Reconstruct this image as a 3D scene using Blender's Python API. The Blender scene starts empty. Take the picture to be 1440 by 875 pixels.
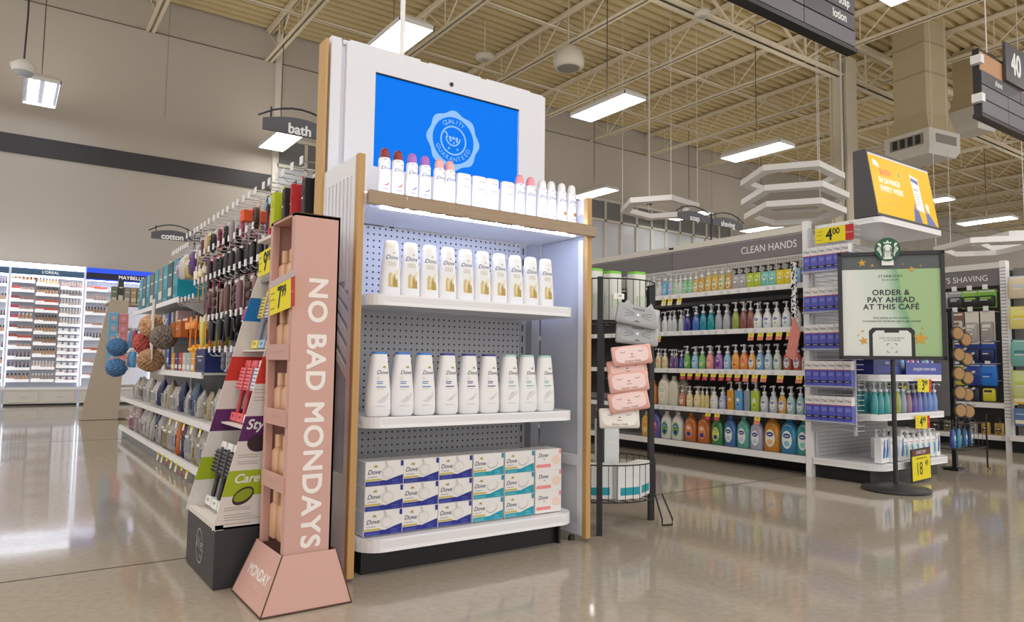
import bpy, math, random
from mathutils import Matrix, Vector
random.seed(7)
S = bpy.context.scene
COL = S.collection
PI = math.pi

# ---------------------------------------------------------------- camera, world, light, exposure
F_PX, YAW, PITCH, ROLL, CAM_H = 1011.7, math.radians(35.2114), math.radians(4.2332), math.radians(.7508), .72
cam_d = bpy.data.cameras.new('camera'); cam = bpy.data.objects.new('camera', cam_d); COL.objects.link(cam)
cam_d.sensor_width = 36; cam_d.lens = 36 * F_PX / 1440; cam_d.clip_start = .05; cam_d.clip_end = 200
fw = Vector((math.sin(YAW) * math.cos(PITCH), math.cos(YAW) * math.cos(PITCH), math.sin(PITCH)))
rt = Vector((math.cos(YAW), -math.sin(YAW), 0)); up = rt.cross(fw)
r2 = rt * math.cos(ROLL) + up * math.sin(ROLL); u2 = up * math.cos(ROLL) - rt * math.sin(ROLL)
cam.matrix_world = Matrix(((r2.x, u2.x, -fw.x, 0), (r2.y, u2.y, -fw.y, 0), (r2.z, u2.z, -fw.z, CAM_H), (0, 0, 0, 1)))
S.camera = cam
S.view_settings.view_transform = 'Standard'; S.view_settings.look = 'None'
S.view_settings.gamma = 1; S.view_settings.use_curve_mapping = False
S.view_settings.exposure = 0.06
TROFFER = 11.0        # radiance of the ceiling light diffusers
W = bpy.data.worlds.new('world'); S.world = W; W.use_nodes = True
W.node_tree.nodes['Background'].inputs[0].default_value = (1.0, .965, .93, 1)
W.node_tree.nodes['Background'].inputs[1].default_value = 1.2

def area(name, loc, sx, sy, power, colr=(1, .98, .95), rot=(0, 0, 0)):
    d = bpy.data.lights.new(name, 'AREA'); d.shape = 'RECTANGLE'; d.size = sx; d.size_y = sy; d.energy = power; d.color = colr
    o = bpy.data.objects.new(name, d); COL.objects.link(o); o.location = loc; o.rotation_euler = rot
    return o
# troffers of the rest of the store, outside the frame
for x_, y_ in ((.3, 4.2), (-3.2, 4.2), (-3.2, 8.3), (3.7, -.6), (.3, -.6), (7.3, -.6), (11, 2.6), (14.4, 2.6), (-3.2, 12.3), (11, -.8)):
    area('store_light', (x_, y_, 4.6), .45, 1.25, 45)

# ---------------------------------------------------------------- materials
def lin(c): return c / 12.92 if c <= .04045 else ((c + .055) / 1.055) ** 2.4
def hexc(h):
    h = h.lstrip('#'); return tuple(lin(int(h[i:i + 2], 16) / 255) for i in (0, 2, 4)) + (1,)
MATS = {}
def mat(h, rough=.5, metal=0, emit=0, trans=0, alpha=1, bump=0, bscale=40, var=0, vscale=6, spec=.5, ecol=None):
    """procedural Principled material from a colour; optional noise variation and bump."""
    k = (h, rough, metal, emit, trans, alpha, bump, bscale, var, vscale, spec, ecol)
    if k in MATS: return MATS[k]
    m = bpy.data.materials.new('m_' + h.lstrip('#')); m.use_nodes = True
    nt = m.node_tree; b = nt.nodes['Principled BSDF']; c = hexc(h)
    b.inputs['Base Color'].default_value = c; b.inputs['Roughness'].default_value = rough; b.inputs['Metallic'].default_value = metal
    b.inputs['Specular IOR Level'].default_value = spec
    if emit: b.inputs['Emission Color'].default_value = hexc(ecol) if ecol else c; b.inputs['Emission Strength'].default_value = emit
    if trans: b.inputs['Transmission Weight'].default_value = trans
    if alpha < 1: b.inputs['Alpha'].default_value = alpha
    if var or bump:
        tc = nt.nodes.new('ShaderNodeTexCoord'); nz = nt.nodes.new('ShaderNodeTexNoise')
        nz.inputs['Scale'].default_value = vscale if var else bscale; nz.inputs['Detail'].default_value = 5
        nt.links.new(tc.outputs['Object'], nz.inputs['Vector'])
        if var:
            mx = nt.nodes.new('ShaderNodeMix'); mx.data_type = 'RGBA'
            mx.inputs['A'].default_value = tuple(v * (1 - var) for v in c[:3]) + (1,)
            mx.inputs['B'].default_value = tuple(min(1, v * (1 + var)) for v in c[:3]) + (1,)
            nt.links.new(nz.outputs['Fac'], mx.inputs['Factor']); nt.links.new(mx.outputs['Result'], b.inputs['Base Color'])
        if bump:
            n2 = nz
            if var:
                n2 = nt.nodes.new('ShaderNodeTexNoise'); n2.inputs['Scale'].default_value = bscale
                nt.links.new(tc.outputs['Object'], n2.inputs['Vector'])
            bp = nt.nodes.new('ShaderNodeBump'); bp.inputs['Strength'].default_value = bump; bp.inputs['Distance'].default_value = .02
            nt.links.new(n2.outputs['Fac'], bp.inputs['Height']); nt.links.new(bp.outputs['Normal'], b.inputs['Normal'])
    MATS[k] = m; return m

def wood(h1, h2, rough=.45, ax=2, scale=3, bump=0):
    k = ('wood', h1, h2, rough, ax, scale, bump)
    if k in MATS: return MATS[k]
    m = bpy.data.materials.new('m_wood'); m.use_nodes = True; nt = m.node_tree; b = nt.nodes['Principled BSDF']
    tc = nt.nodes.new('ShaderNodeTexCoord'); mp = nt.nodes.new('ShaderNodeMapping')
    sc = [scale * 9] * 3; sc[ax] = scale * .5; mp.inputs['Scale'].default_value = sc
    nz = nt.nodes.new('ShaderNodeTexNoise'); nz.inputs['Scale'].default_value = 4; nz.inputs['Detail'].default_value = 6; nz.inputs['Distortion'].default_value = .6
    mx = nt.nodes.new('ShaderNodeMix'); mx.data_type = 'RGBA'; mx.inputs['A'].default_value = hexc(h1); mx.inputs['B'].default_value = hexc(h2)
    nt.links.new(tc.outputs['Object'], mp.inputs['Vector']); nt.links.new(mp.outputs['Vector'], nz.inputs['Vector'])
    nt.links.new(nz.outputs['Fac'], mx.inputs['Factor']); nt.links.new(mx.outputs['Result'], b.inputs['Base Color'])
    b.inputs['Roughness'].default_value = rough
    if bump:
        n2 = nt.nodes.new('ShaderNodeTexNoise'); n2.inputs['Scale'].default_value = 13; n2.inputs['Detail'].default_value = 2
        bp = nt.nodes.new('ShaderNodeBump'); bp.inputs['Strength'].default_value = bump; bp.inputs['Distance'].default_value = .03
        nt.links.new(tc.outputs['Object'], n2.inputs['Vector'])
        nt.links.new(n2.outputs['Fac'], bp.inputs['Height'])
        b.inputs['Coat Weight'].default_value = 1; b.inputs['Coat Roughness'].default_value = .04
        nt.links.new(bp.outputs['Normal'], b.inputs['Coat Normal'])
    MATS[k] = m; return m

def pegboard(h, axes=(0, 2), pitch=.0254, r=.16, hole='#141416'):
    """board colour with the dark punched holes of a pegboard on a regular pitch."""
    k = ('peg', h, axes, pitch, r)
    if k in MATS: return MATS[k]
    m = bpy.data.materials.new('m_pegboard'); m.use_nodes = True; nt = m.node_tree; b = nt.nodes['Principled BSDF']
    tc = nt.nodes.new('ShaderNodeTexCoord'); sp = nt.nodes.new('ShaderNodeSeparateXYZ'); nt.links.new(tc.outputs['Object'], sp.inputs[0])
    def mth(op, a, bb):
        n = nt.nodes.new('ShaderNodeMath'); n.operation = op
        for i, v in enumerate((a, bb)):
            if v is None: continue
            if isinstance(v, (int, float)): n.inputs[i].default_value = v
            else: nt.links.new(v, n.inputs[i])
        return n.outputs[0]
    ds = []
    for a in axes:
        q = mth('SUBTRACT', mth('FRACT', mth('DIVIDE', sp.outputs[a], pitch), None), .5); ds.append(mth('MULTIPLY', q, q))
    hit = mth('LESS_THAN', mth('ADD', ds[0], ds[1]), r * r)
    mx = nt.nodes.new('ShaderNodeMix'); mx.data_type = 'RGBA'; mx.inputs['A'].default_value = hexc(h); mx.inputs['B'].default_value = hexc(hole)
    nt.links.new(hit, mx.inputs['Factor']); nt.links.new(mx.outputs['Result'], b.inputs['Base Color'])
    b.inputs['Roughness'].default_value = .45
    MATS[k] = m; return m

WHITE = mat('#f2f2f4', .35); WHITEM = mat('#eeeef2', .3); OFFW = mat('#dcdad6', .5); BLACK = mat('#17181a', .45); DARK = mat('#2c2d31', .5)
GREY = mat('#8d8d90', .5); STEEL = mat('#c9cad0', .3, .6); PAPER = mat('#f4f3ef', .6); YEL = mat('#f2e21c', .55); RED = mat('#c8202a', .5)
INK = mat('#1c1c20', .6); CREAM = mat('#cdbf9f', .55)

# ---------------------------------------------------------------- mesh building
TXT = {}
def text_geo(s, shear=0., align='CENTER', spacing=1.0):
    k = (s, shear, align, spacing)
    if k in TXT: return TXT[k]
    cu = bpy.data.curves.new('lettering', 'FONT'); cu.body = s; cu.size = 1; cu.shear = shear; cu.align_x = align; cu.align_y = 'CENTER'
    cu.resolution_u = 4; cu.space_character = spacing; cu.fill_mode = 'FRONT'
    o = bpy.data.objects.new('lettering', cu); COL.objects.link(o)
    me = o.to_mesh(); vs = [(v.co.x, v.co.y) for v in me.vertices]; fs = [tuple(p.vertices) for p in me.polygons]
    o.to_mesh_clear(); bpy.data.objects.remove(o); bpy.data.curves.remove(cu)
    TXT[k] = (vs, fs); return TXT[k]

def FR(x, y, z, a=0):   # plane facing -Y: u -> +X, v -> +Z
    return Matrix.Translation((x, y, z)) @ Matrix(((1, 0, 0, 0), (0, 0, -1, 0), (0, 1, 0, 0), (0, 0, 0, 1))) @ Matrix.Rotation(a, 4, 'Z')
def LE(x, y, z, a=0):   # plane facing -X: u -> -Y, v -> +Z
    return Matrix.Translation((x, y, z)) @ Matrix(((0, 0, -1, 0), (-1, 0, 0, 0), (0, 1, 0, 0), (0, 0, 0, 1))) @ Matrix.Rotation(a, 4, 'Z')

class MB:
    def __init__(s): s.v = []; s.f = []; s.mi = []; s.sm = []; s.mats = []
    def add(s, vs, fs, m, M=None, smooth=False):
        if m not in s.mats: s.mats.append(m)
        i = s.mats.index(m); o = len(s.v)
        s.v += [tuple(M @ Vector(p)) for p in vs] if M is not None else [tuple(p) for p in vs]
        for f in fs: s.f.append(tuple(o + j for j in f)); s.mi.append(i); s.sm.append(smooth)
        return s
    def box(s, x0, x1, y0, y1, z0, z1, m, M=None):
        x0, x1 = sorted((x0, x1)); y0, y1 = sorted((y0, y1)); z0, z1 = sorted((z0, z1))
        vs = [(x0, y0, z0), (x1, y0, z0), (x1, y1, z0), (x0, y1, z0), (x0, y0, z1), (x1, y0, z1), (x1, y1, z1), (x0, y1, z1)]
        return s.add(vs, [(0, 3, 2, 1), (4, 5, 6, 7), (0, 1, 5, 4), (1, 2, 6, 5), (2, 3, 7, 6), (3, 0, 4, 7)], m, M)
    def rbox(s, x0, x1, y0, y1, z0, z1, m, r=.004, M=None):
        """box with chamfered edges"""
        c = []
        for z, k in ((z0, r), (z0 + r, 0), (z1 - r, 0), (z1, r)):
            q = r if k == 0 else r * 1.7
            xa, xb, ya, yb = x0 + k * .9, x1 - k * .9, y0 + k * .9, y1 - k * .9
            e = r if k == 0 else r * .5
            c.append([(xa + e, ya, z), (xb - e, ya, z), (xb, ya + e, z), (xb, yb - e, z), (xb - e, yb, z), (xa + e, yb, z), (xa, yb - e, z), (xa, ya + e, z)])
        vs = [p for ring in c for p in ring]; fs = [tuple(reversed(range(8))), tuple(range(24, 32))]
        for k in range(3):
            for i in range(8): j = (i + 1) % 8; fs.append((k * 8 + i, k * 8 + j, k * 8 + 8 + j, k * 8 + 8 + i))
        return s.add(vs, fs, m, M)
    def quad(s, pts, m, M=None): return s.add(pts, [tuple(range(len(pts)))], m, M)
    def prism(s, pts, d, m, M=None):
        """polygon in local xy extruded along -z..0 of M by d (front at z=0)"""
        n = len(pts); vs = [(x, y, 0) for x, y in pts] + [(x, y, -d) for x, y in pts]
        fs = [tuple(range(n)), tuple(reversed(range(n, 2 * n)))] + [(i, n + i, n + (i + 1) % n, (i + 1) % n) for i in range(n)]
        return s.add(vs, fs, m, M)
    def tube(s, pts, r, m, n=6, M=None, closed=False):
        P = [Vector(p) for p in pts]; N = len(P); vs = []; fs = []
        for i, p in enumerate(P):
            a = P[(i - 1) % N] if (i > 0 or closed) else p; b = P[(i + 1) % N] if (i < N - 1 or closed) else p
            t = (b - a).normalized(); h = Vector((0, 0, 1)) if abs(t.z) < .9 else Vector((1, 0, 0))
            u = t.cross(h).normalized(); w = t.cross(u)
            for k in range(n):
                an = 2 * PI * k / n; vs.append(p + u * math.cos(an) * r + w * math.sin(an) * r)
        for i in range(N if closed else N - 1):
            for k in range(n):
                a = i * n + k; b = i * n + (k + 1) % n; c = ((i + 1) % N) * n + (k + 1) % n; d = ((i + 1) % N) * n + k
                fs.append((a, b, c, d))
        s.add(vs, fs, m, M, smooth=n > 4)
        if not closed:
            s.add(vs[:n], [tuple(range(n))], m, M); s.add(vs[-n:], [tuple(reversed(range(n)))], m, M)
        return s
    def loft(s, secs, m, n=20, M=None, smooth=True, caps=True):
        """secs: (z, rx, ry, power, cx, cy) superellipse rings"""
        rings = []
        for q in secs:
            z, rx, ry = q[:3]; pw = q[3] if len(q) > 3 else 2; cx = q[4] if len(q) > 4 else 0; cy = q[5] if len(q) > 5 else 0
            R = []
            for k in range(n):
                a = 2 * PI * (k + .5) / n; c, si = math.cos(a), math.sin(a)
                R.append((cx + rx * math.copysign(abs(c) ** (2 / pw), c), cy + ry * math.copysign(abs(si) ** (2 / pw), si), z))
            rings.append(R)
        vs = [p for R in rings for p in R]; fs = []
        for i in range(len(rings) - 1):
            for k in range(n): j = (k + 1) % n; fs.append((i * n + k, i * n + j, i * n + n + j, i * n + n + k))
        s.add(vs, fs, m, M, smooth)
        if caps:
            s.add(rings[0], [tuple(reversed(range(n)))], m, M); s.add(rings[-1], [tuple(range(n))], m, M)
        return s
    def text(s, t, M, size, m, shear=0., align='CENTER', sx=1., spacing=1., proj=None, bold=0.):
        vs, fs = text_geo(t, shear, align, spacing)
        P = [(x * size * sx, y * size, 0) for x, y in vs]
        if proj: return s.add([proj(M[0] + x, M[1] + y) for x, y, _ in P], fs, m)
        s.add(P, fs, m, M)
        if bold:
            for k in range(8): s.add([(x + bold * size * math.cos(PI * k / 4), y + bold * size * math.sin(PI * k / 4), -.00004 * (k + 1)) for x, y, _ in P], fs, m, M)
        return s
    def poly(s, pts, m, proj):
        """flat mark laid on a curved front: fan round the centroid"""
        cx = sum(p[0] for p in pts) / len(pts); cz = sum(p[1] for p in pts) / len(pts); n = len(pts)
        mid = [((p[0] + cx) / 2, (p[1] + cz) / 2) for p in pts]
        vs = [proj(*p) for p in pts] + [proj(*p) for p in mid] + [proj(cx, cz)]
        fs = [(i, (i + 1) % n, n + (i + 1) % n, n + i) for i in range(n)] + [(n + i, n + (i + 1) % n, 2 * n) for i in range(n)]
        return s.add(vs, fs, m)
    def patch(s, x0, x1, z0, z1, m, proj, nx=5, nz=3, sl=0):
        vs = [proj(x0 + (x1 - x0) * i / nx, z0 + (z1 - z0) * j / nz + sl * i / nx) for j in range(nz + 1) for i in range(nx + 1)]
        fs = [(j * (nx + 1) + i, j * (nx + 1) + i + 1, (j + 1) * (nx + 1) + i + 1, (j + 1) * (nx + 1) + i) for j in range(nz) for i in range(nx)]
        return s.add(vs, fs, m)
    def build(s, name, parent=None, world=True, bevel=0, label=None):
        off = parent_loc(parent) if (parent is not None and world) else Vector((0, 0, 0))
        me = bpy.data.meshes.new(name); me.from_pydata([tuple(Vector(p) - off) for p in s.v], [], s.f)
        for m in s.mats: me.materials.append(m)
        me.polygons.foreach_set('material_index', s.mi); me.polygons.foreach_set('use_smooth', s.sm); me.update()
        o = bpy.data.objects.new(name, me); COL.objects.link(o)
        if parent is not None: o.parent = parent
        if bevel:
            b = o.modifiers.new('edge', 'BEVEL'); b.width = bevel; b.segments = 2; b.limit_method = 'ANGLE'; b.angle_limit = math.radians(50)
        if label: o['label'] = label
        return o
LOCS = {}
def parent_loc(p):
    v = Vector((0, 0, 0))
    while p is not None: v = v + Vector(p.location); p = p.parent
    return v

def tag(o, label, cat, group=None):
    o['label'] = label; o['category'] = cat
    if group: o['group'] = group
    return o
def thing(name, label, cat, loc=(0, 0, 0), rz=0, group=None):
    o = bpy.data.objects.new(name, None); COL.objects.link(o); o.location = loc; o.rotation_euler = (0, 0, rz); o.empty_display_size = .05
    return tag(o, label, cat, group)
def single(mb, name, label, cat, group=None, loc=None, bevel=0):
    """a thing that is one mesh; world coordinates, origin moved to loc"""
    if loc is not None: mb.v = [tuple(Vector(p) - Vector(loc)) for p in mb.v]
    o = mb.build(name, bevel=bevel)
    if loc is not None: o.location = loc
    return tag(o, label, cat, group)
def structure(mb, name, bevel=0):
    o = mb.build(name, bevel=bevel); o['kind'] = 'structure'; return o
def dup(root, loc, rot, label, cat, group=None):
    r = root.copy(); COL.objects.link(r); r.location = loc; r.rotation_euler = rot
    for ch in list(root.children):
        c = ch.copy(); COL.objects.link(c); c.parent = r
        for g in ch.children:
            d = g.copy(); COL.objects.link(d); d.parent = c
    for k in ('group',):
        if k in r: del r[k]
    return tag(r, label, cat, group)
PROTO = {}
def put(key, make, loc, label, cat, group=None, rz=0, tilt=(0, 0), scale=None):
    """first use builds the kind with its parts, later uses copy it part by part"""
    rot = (tilt[0], tilt[1], rz)
    if key not in PROTO:
        o = make(); PROTO[key] = o; o.location = loc; o.rotation_euler = rot; tag(o, label, cat, group)
    else: o = dup(PROTO[key], loc, rot, label, cat, group)
    if scale: o.scale = scale
    else: o.scale = (1, 1, 1)
    return o
def root(name):
    o = bpy.data.objects.new(name, None); COL.objects.link(o); o.empty_display_size = .05; return o
ORD = 'first second third fourth fifth sixth seventh eighth ninth tenth eleventh twelfth thirteenth fourteenth fifteenth sixteenth seventeenth eighteenth nineteenth twentieth'.split()
ORD += ['twenty-' + o for o in ORD[:9]] + ['thirtieth'] + ['thirty-' + o for o in ORD[:9]]
def nth(i, n, side='left'): return 'leftmost' if i == 0 else 'rightmost' if i == n - 1 else ORD[i] + ' from the ' + side
LEFTROT = -PI / 2      # products on shelves that face -X
# ---------------------------------------------------------------- the setting
def floor_mat():
    m = bpy.data.materials.new('m_polished_concrete'); m.use_nodes = True; nt = m.node_tree; b = nt.nodes['Principled BSDF']
    tc = nt.nodes.new('ShaderNodeTexCoord')
    n1 = nt.nodes.new('ShaderNodeTexNoise'); n1.inputs['Scale'].default_value = .55; n1.inputs['Detail'].default_value = 6
    n2 = nt.nodes.new('ShaderNodeTexNoise'); n2.inputs['Scale'].default_value = 38; n2.inputs['Detail'].default_value = 4
    for n in (n1, n2): nt.links.new(tc.outputs['Object'], n.inputs['Vector'])
    mx = nt.nodes.new('ShaderNodeMix'); mx.data_type = 'RGBA'; mx.inputs['A'].default_value = hexc('#a0968a'); mx.inputs['B'].default_value = hexc('#b8ae9f')
    nt.links.new(n1.outputs['Fac'], mx.inputs['Factor'])
    m2 = nt.nodes.new('ShaderNodeMix'); m2.data_type = 'RGBA'; m2.blend_type = 'MULTIPLY'; m2.inputs['Factor'].default_value = .35
    nt.links.new(mx.outputs['Result'], m2.inputs['A'])
    rp = nt.nodes.new('ShaderNodeValToRGB'); rp.color_ramp.elements[0].color = (.62, .61, .6, 1); rp.color_ramp.elements[0].position = .3; rp.color_ramp.elements[1].position = .62
    nt.links.new(n2.outputs['Fac'], rp.inputs['Fac']); nt.links.new(rp.outputs['Color'], m2.inputs['B'])
    nt.links.new(m2.outputs['Result'], b.inputs['Base Color'])
    b.inputs['Roughness'].default_value = .075; b.inputs['Specular IOR Level'].default_value = .33
    bp = nt.nodes.new('ShaderNodeBump'); bp.inputs['Strength'].default_value = .02; bp.inputs['Distance'].default_value = .02
    n3 = nt.nodes.new('ShaderNodeTexNoise'); n3.inputs['Scale'].default_value = 3.5; nt.links.new(tc.outputs['Object'], n3.inputs['Vector'])
    nt.links.new(n3.outputs['Fac'], bp.inputs['Height']); nt.links.new(bp.outputs['Normal'], b.inputs['Normal'])
    return m
X0, X1, Y0, YW = -9, 46, -5, 13.6
b = MB(); fm = floor_mat(); jm = mat('#3a352e', .5)
b.quad([(X0, Y0, 0), (X1, Y0, 0), (X1, YW, 0), (X0, YW, 0)], fm)
for yj in (2.87, 7.4, 11.9): b.box(X0, X1, yj - .004, yj + .004, -.002, .0006, jm)
for xj in (-1.9, 2.62 + 9, 16.2): b.box(xj - .004, xj + .004, Y0, YW, -.002, .0006, jm)
structure(b, 'floor')

WALL = mat('#c0b9b2', .8, var=.03, vscale=.7); CEIL = mat('#efe5cf', .6); DECK = mat('#dccba0', .6)
b = MB(); b.box(X0, X1, YW, YW + .2, 0, 7.25, WALL); structure(b, 'wall_back')
b = MB(); b.box(X0, X1, YW - .012, YW, 6.42, 6.435, mat('#6d6355', .7))
for xs in (2.1, 4.1, 10.4, 16.7, 23, 29): b.box(xs - .006, xs + .006, YW - .004, YW, 4.95, 7, mat('#a99f90', .8))
structure(b, 'trim_2')
b = MB(); b.box(X0, 3.97, YW - .03, YW, 3.93, 4.23, mat('#3d3d42', .6)); structure(b, 'trim_1')
# channel glass band in the far wall
b = MB()
MUL = mat('#d8d4cb', .5); TG = mat('#7d7f83', .35); LG = mat('#c3c8d2', .3)
gx0, gx1 = 4.06, 17.5
b.box(gx0, gx1, YW - .035, YW, 4.46, 4.93, TG); b.box(gx0, gx1, YW - .035, YW, 2.2, 4.42, LG)
o = structure(b, 'window_1')
b = MB()
b.box(3.97, gx1, YW - .08, YW, 4.92, 4.98, MUL); b.box(gx0, gx1, YW - .08, YW, 4.40, 4.46, MUL); b.box(3.97, 4.08, YW - .08, YW, 2.2, 7, MUL)
k = 0; x = gx0 + .55
while x < gx1:
    b.box(x - .028, x + .028, YW - .08, YW, 2.2, 4.93, MUL); x += .56
f = b.build('window_frame', o)

# corrugated roof deck
b = MB(); n = int((YW - Y0) / .2); prof = []
for i in range(n + 1):
    y = Y0 + i * .2
    prof += [(y, 7.0), (y + .085, 7.0), (y + .105, 7.075), (y + .18, 7.075)]
prof = [p for p in prof if p[0] <= YW]
vs = [(X0, y, z) for y, z in prof] + [(X1, y, z) for y, z in prof]; m_ = len(prof)
b.add(vs, [(i, i + 1, m_ + i + 1, m_ + i) for i in range(m_ - 1)], DECK)
b.box(X0, X1, Y0, YW, 7.085, 7.12, DECK)
structure(b, 'ceiling')

# open web joists
def joist(x, ya, yb, zb=6.40, zt=6.97):
    b = MB()
    for s in (-1, 1):
        b.box(x + s * .012, x + s * .075, ya, yb, zb, zb + .006, CEIL); b.box(x + s * .012, x + s * .018, ya, yb, zb, zb + .06, CEIL)
        b.box(x + s * .012, x + s * .08, ya, yb, zt, zt + .006, CEIL); b.box(x + s * .012, x + s * .018, ya, yb, zt - .06, zt, CEIL)
    n = max(2, round((yb - ya) / 1.25)); st = (yb - ya) / n
    for i in range(n):
        a = ya + i * st
        b.tube([(x, a, zt - .02), (x, a + st / 2, zb + .02), (x, a + st, zt - .02)], .014, CEIL, 4)
        b.tube([(x, a + st / 2, zb + .02), (x, a + st / 2, zt - .02)], .010, CEIL, 4)
    return structure(b, 'roof_beam')
for k in range(16):
    x = 1.80 + 2.035 * k
    joist(x, 7.25, YW - .02)
    if k > 1: joist(x, .6, 7.15)
joist(-.235, 7.25, YW - .02)
# bridging between the joists
for y, z in ((9.3, 6.43), (11.5, 6.43), (4.2, 6.43)):
    b = MB(); b.box(X0 if y > 7 else 5, 34, y - .02, y + .02, z, z + .006, CEIL); b.box(X0 if y > 7 else 5, 34, y - .02, y - .016, z, z + .04, CEIL)
    structure(b, 'ceiling_beam')
# girders
def girder(y, xa, xb):
    b = MB(); zb, zt = 6.16, 6.93
    for s in (-1, 1):
        b.box(xa, xb, y + s * .015, y + s * .12, zb, zb + .012, CEIL); b.box(xa, xb, y + s * .015, y + s * .027, zb, zb + .1, CEIL)
        b.box(xa, xb, y + s * .015, y + s * .11, zt, zt + .012, CEIL); b.box(xa, xb, y + s * .015, y + s * .027, zt - .09, zt, CEIL)
    x = xa + .3
    while x + 2.03 < xb:
        for d in (0, .02):
            b.box(-.03, .03, -.02, .02, 0, 1, CEIL, Matrix.Translation((x, y, zt - .05)) @ Matrix(((1, 0, 1.017, 0), (0, 1, 0, 0), (0, 0, zb - zt + .1, 0), (0, 0, 0, 1))))
            b.box(-.03, .03, -.02, .02, 0, 1, CEIL, Matrix.Translation((x + 2.034, y, zt - .05)) @ Matrix(((1, 0, -1.017, 0), (0, 1, 0, 0), (0, 0, zb - zt + .1, 0), (0, 0, 0, 1))))
            break
        b.box(x + 1.0, x + 1.03, y - .015, y + .015, zb, zt, CEIL)
        x += 2.034
    return structure(b, 'ceiling_beam')
girder(7.2, 4, 36); girder(.75, 4, 36)
b = MB()
cx_, cy_ = 12.62, 7.2
COLM = mat('#cfc6b4', .6)
b.box(cx_ - .17, cx_ + .17, cy_ - .17, cy_ - .15, 0, 6.5, COLM); b.box(cx_ - .17, cx_ + .17, cy_ + .15, cy_ + .17, 0, 6.5, COLM)
b.box(cx_ - .12, cx_ + .17, cy_ - .15, cy_ + .15, 0, 6.5, COLM); b.tube([(cx_ - .15, cy_ - .06, 0), (cx_ - .15, cy_ - .06, 6.4)], .02, GREY)
structure(b, 'column')
# ---------------------------------------------------------------- ceiling lights
LGT = mat('#ffffff', .5, emit=TROFFER, ecol='#fffaf0'); HOUS = mat('#e4e4e6', .4); CEIL_GLOW = mat('#ffffff', .5, emit=9, ecol='#fff6e6')
def ceiling_light(x0, x1, y0, y1, label, tubes=False, z=4.6):
    t = thing('ceiling_light', label, 'ceiling light', ((x0 + x1) / 2, (y0 + y1) / 2, z), group='high bay ceiling lights')
    b = MB()
    b.box(x0, x1, y0, y0 + .012, z, z + .05, HOUS); b.box(x0, x1, y1 - .012, y1, z, z + .05, HOUS)
    b.box(x0, x0 + .012, y0, y1, z, z + .05, HOUS); b.box(x1 - .012, x1, y0, y1, z, z + .05, HOUS)
    e = .09
    lo = [(x0, y0, z + .05), (x1, y0, z + .05), (x1, y1, z + .05), (x0, y1, z + .05)]; hi = [(x0 + e, y0 + e, z + .13), (x1 - e, y0 + e, z + .13), (x1 - e, y1 - e, z + .13), (x0 + e, y1 - e, z + .13)]
    b.add(lo + hi, [(4, 5, 6, 7)] + [(i, (i + 1) % 4, 4 + (i + 1) % 4, 4 + i) for i in range(4)], HOUS)
    b.build('housing', t)
    b = MB(); b.quad([(x0 + .13, y0 + .13, z + .132), (x1 - .13, y0 + .13, z + .132), (x1 - .13, y1 - .13, z + .132), (x0 + .13, y1 - .13, z + .132)], CEIL_GLOW); b.build('added_ceiling_glow', t)  # added glowing quad on the housing top, there to brighten the roof deck
    if not tubes:
        b = MB(); b.quad([(x0 + .014, y0 + .014, z + .008), (x0 + .014, y1 - .014, z + .008), (x1 - .014, y1 - .014, z + .008), (x1 - .014, y0 + .014, z + .008)], LGT); b.build('diffuser', t)
    else:
        b = MB(); b.quad([(x0 + .014, y0 + .014, z + .04), (x0 + .014, y1 - .014, z + .04), (x1 - .014, y1 - .014, z + .04), (x1 - .014, y0 + .014, z + .04)], mat('#8d8d95', .3)); b.build('reflector', t)
        for q in (.09, .17, .29, .37):
            b = MB(); b.tube([(x0 + q, y0 + .04, z + .02), (x0 + q, y1 - .04, z + .02)], .026, mat('#ffffff', .5, emit=TROFFER * .45, ecol='#f4f8ff'), 8); b.build('tube_lamp', t)
    b = MB(); b.tube([((x0 + x1) / 2, (y0 + y1) / 2, z + .12), ((x0 + x1) / 2, (y0 + y1) / 2, 7.02)], .008, mat('#55524c', .6), 5); b.build('hanger_cord', t)
    return t
ceiling_light(.03, .48, 11.85, 13.1, 'ceiling light with four bare tubes hanging alone before the wall left of the bath sign', True)
ceiling_light(3.47, 3.92, 7.2, 8.45, 'large bright ceiling light right above the white top of the screen display')
ceiling_light(7.05, 7.5, 7.27, 8.5, 'bright ceiling light beside the round hanging speaker, right of the blue screen')
ceiling_light(10.73, 11.2, 7.28, 8.55, 'bright ceiling light just above the stacked white hexagon rings')
ceiling_light(3.6, 4.06, 12.1, 13.2, 'bright ceiling light directly below the bath sign')
ceiling_light(10.55, 11.0, 11.5, 12.7, 'ceiling light just right of the spray cans on top of the display')
ceiling_light(14.1, 14.55, 11.8, 13.0, 'ceiling light right below the soap sign before the glass panels')
ceiling_light(17.0, 17.45, 11.7, 12.9, 'ceiling light just above the clean hands shelf top, below the lowest hexagon')
ceiling_light(7.15, 7.6, 2.55, 3.78, 'ceiling light at the top edge of the picture beside the big air duct')
ceiling_light(20.5, 21.05, 7.38, 8.66, 'long ceiling light above the men\'s shaving shelf')
ceiling_light(17.15, 17.6, 7.4, 8.6, 'ceiling light just right of the yellow savings screen')
ceiling_light(24.3, 24.75, 11.7, 12.9, 'small distant ceiling light just right of the black framed poster')

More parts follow.
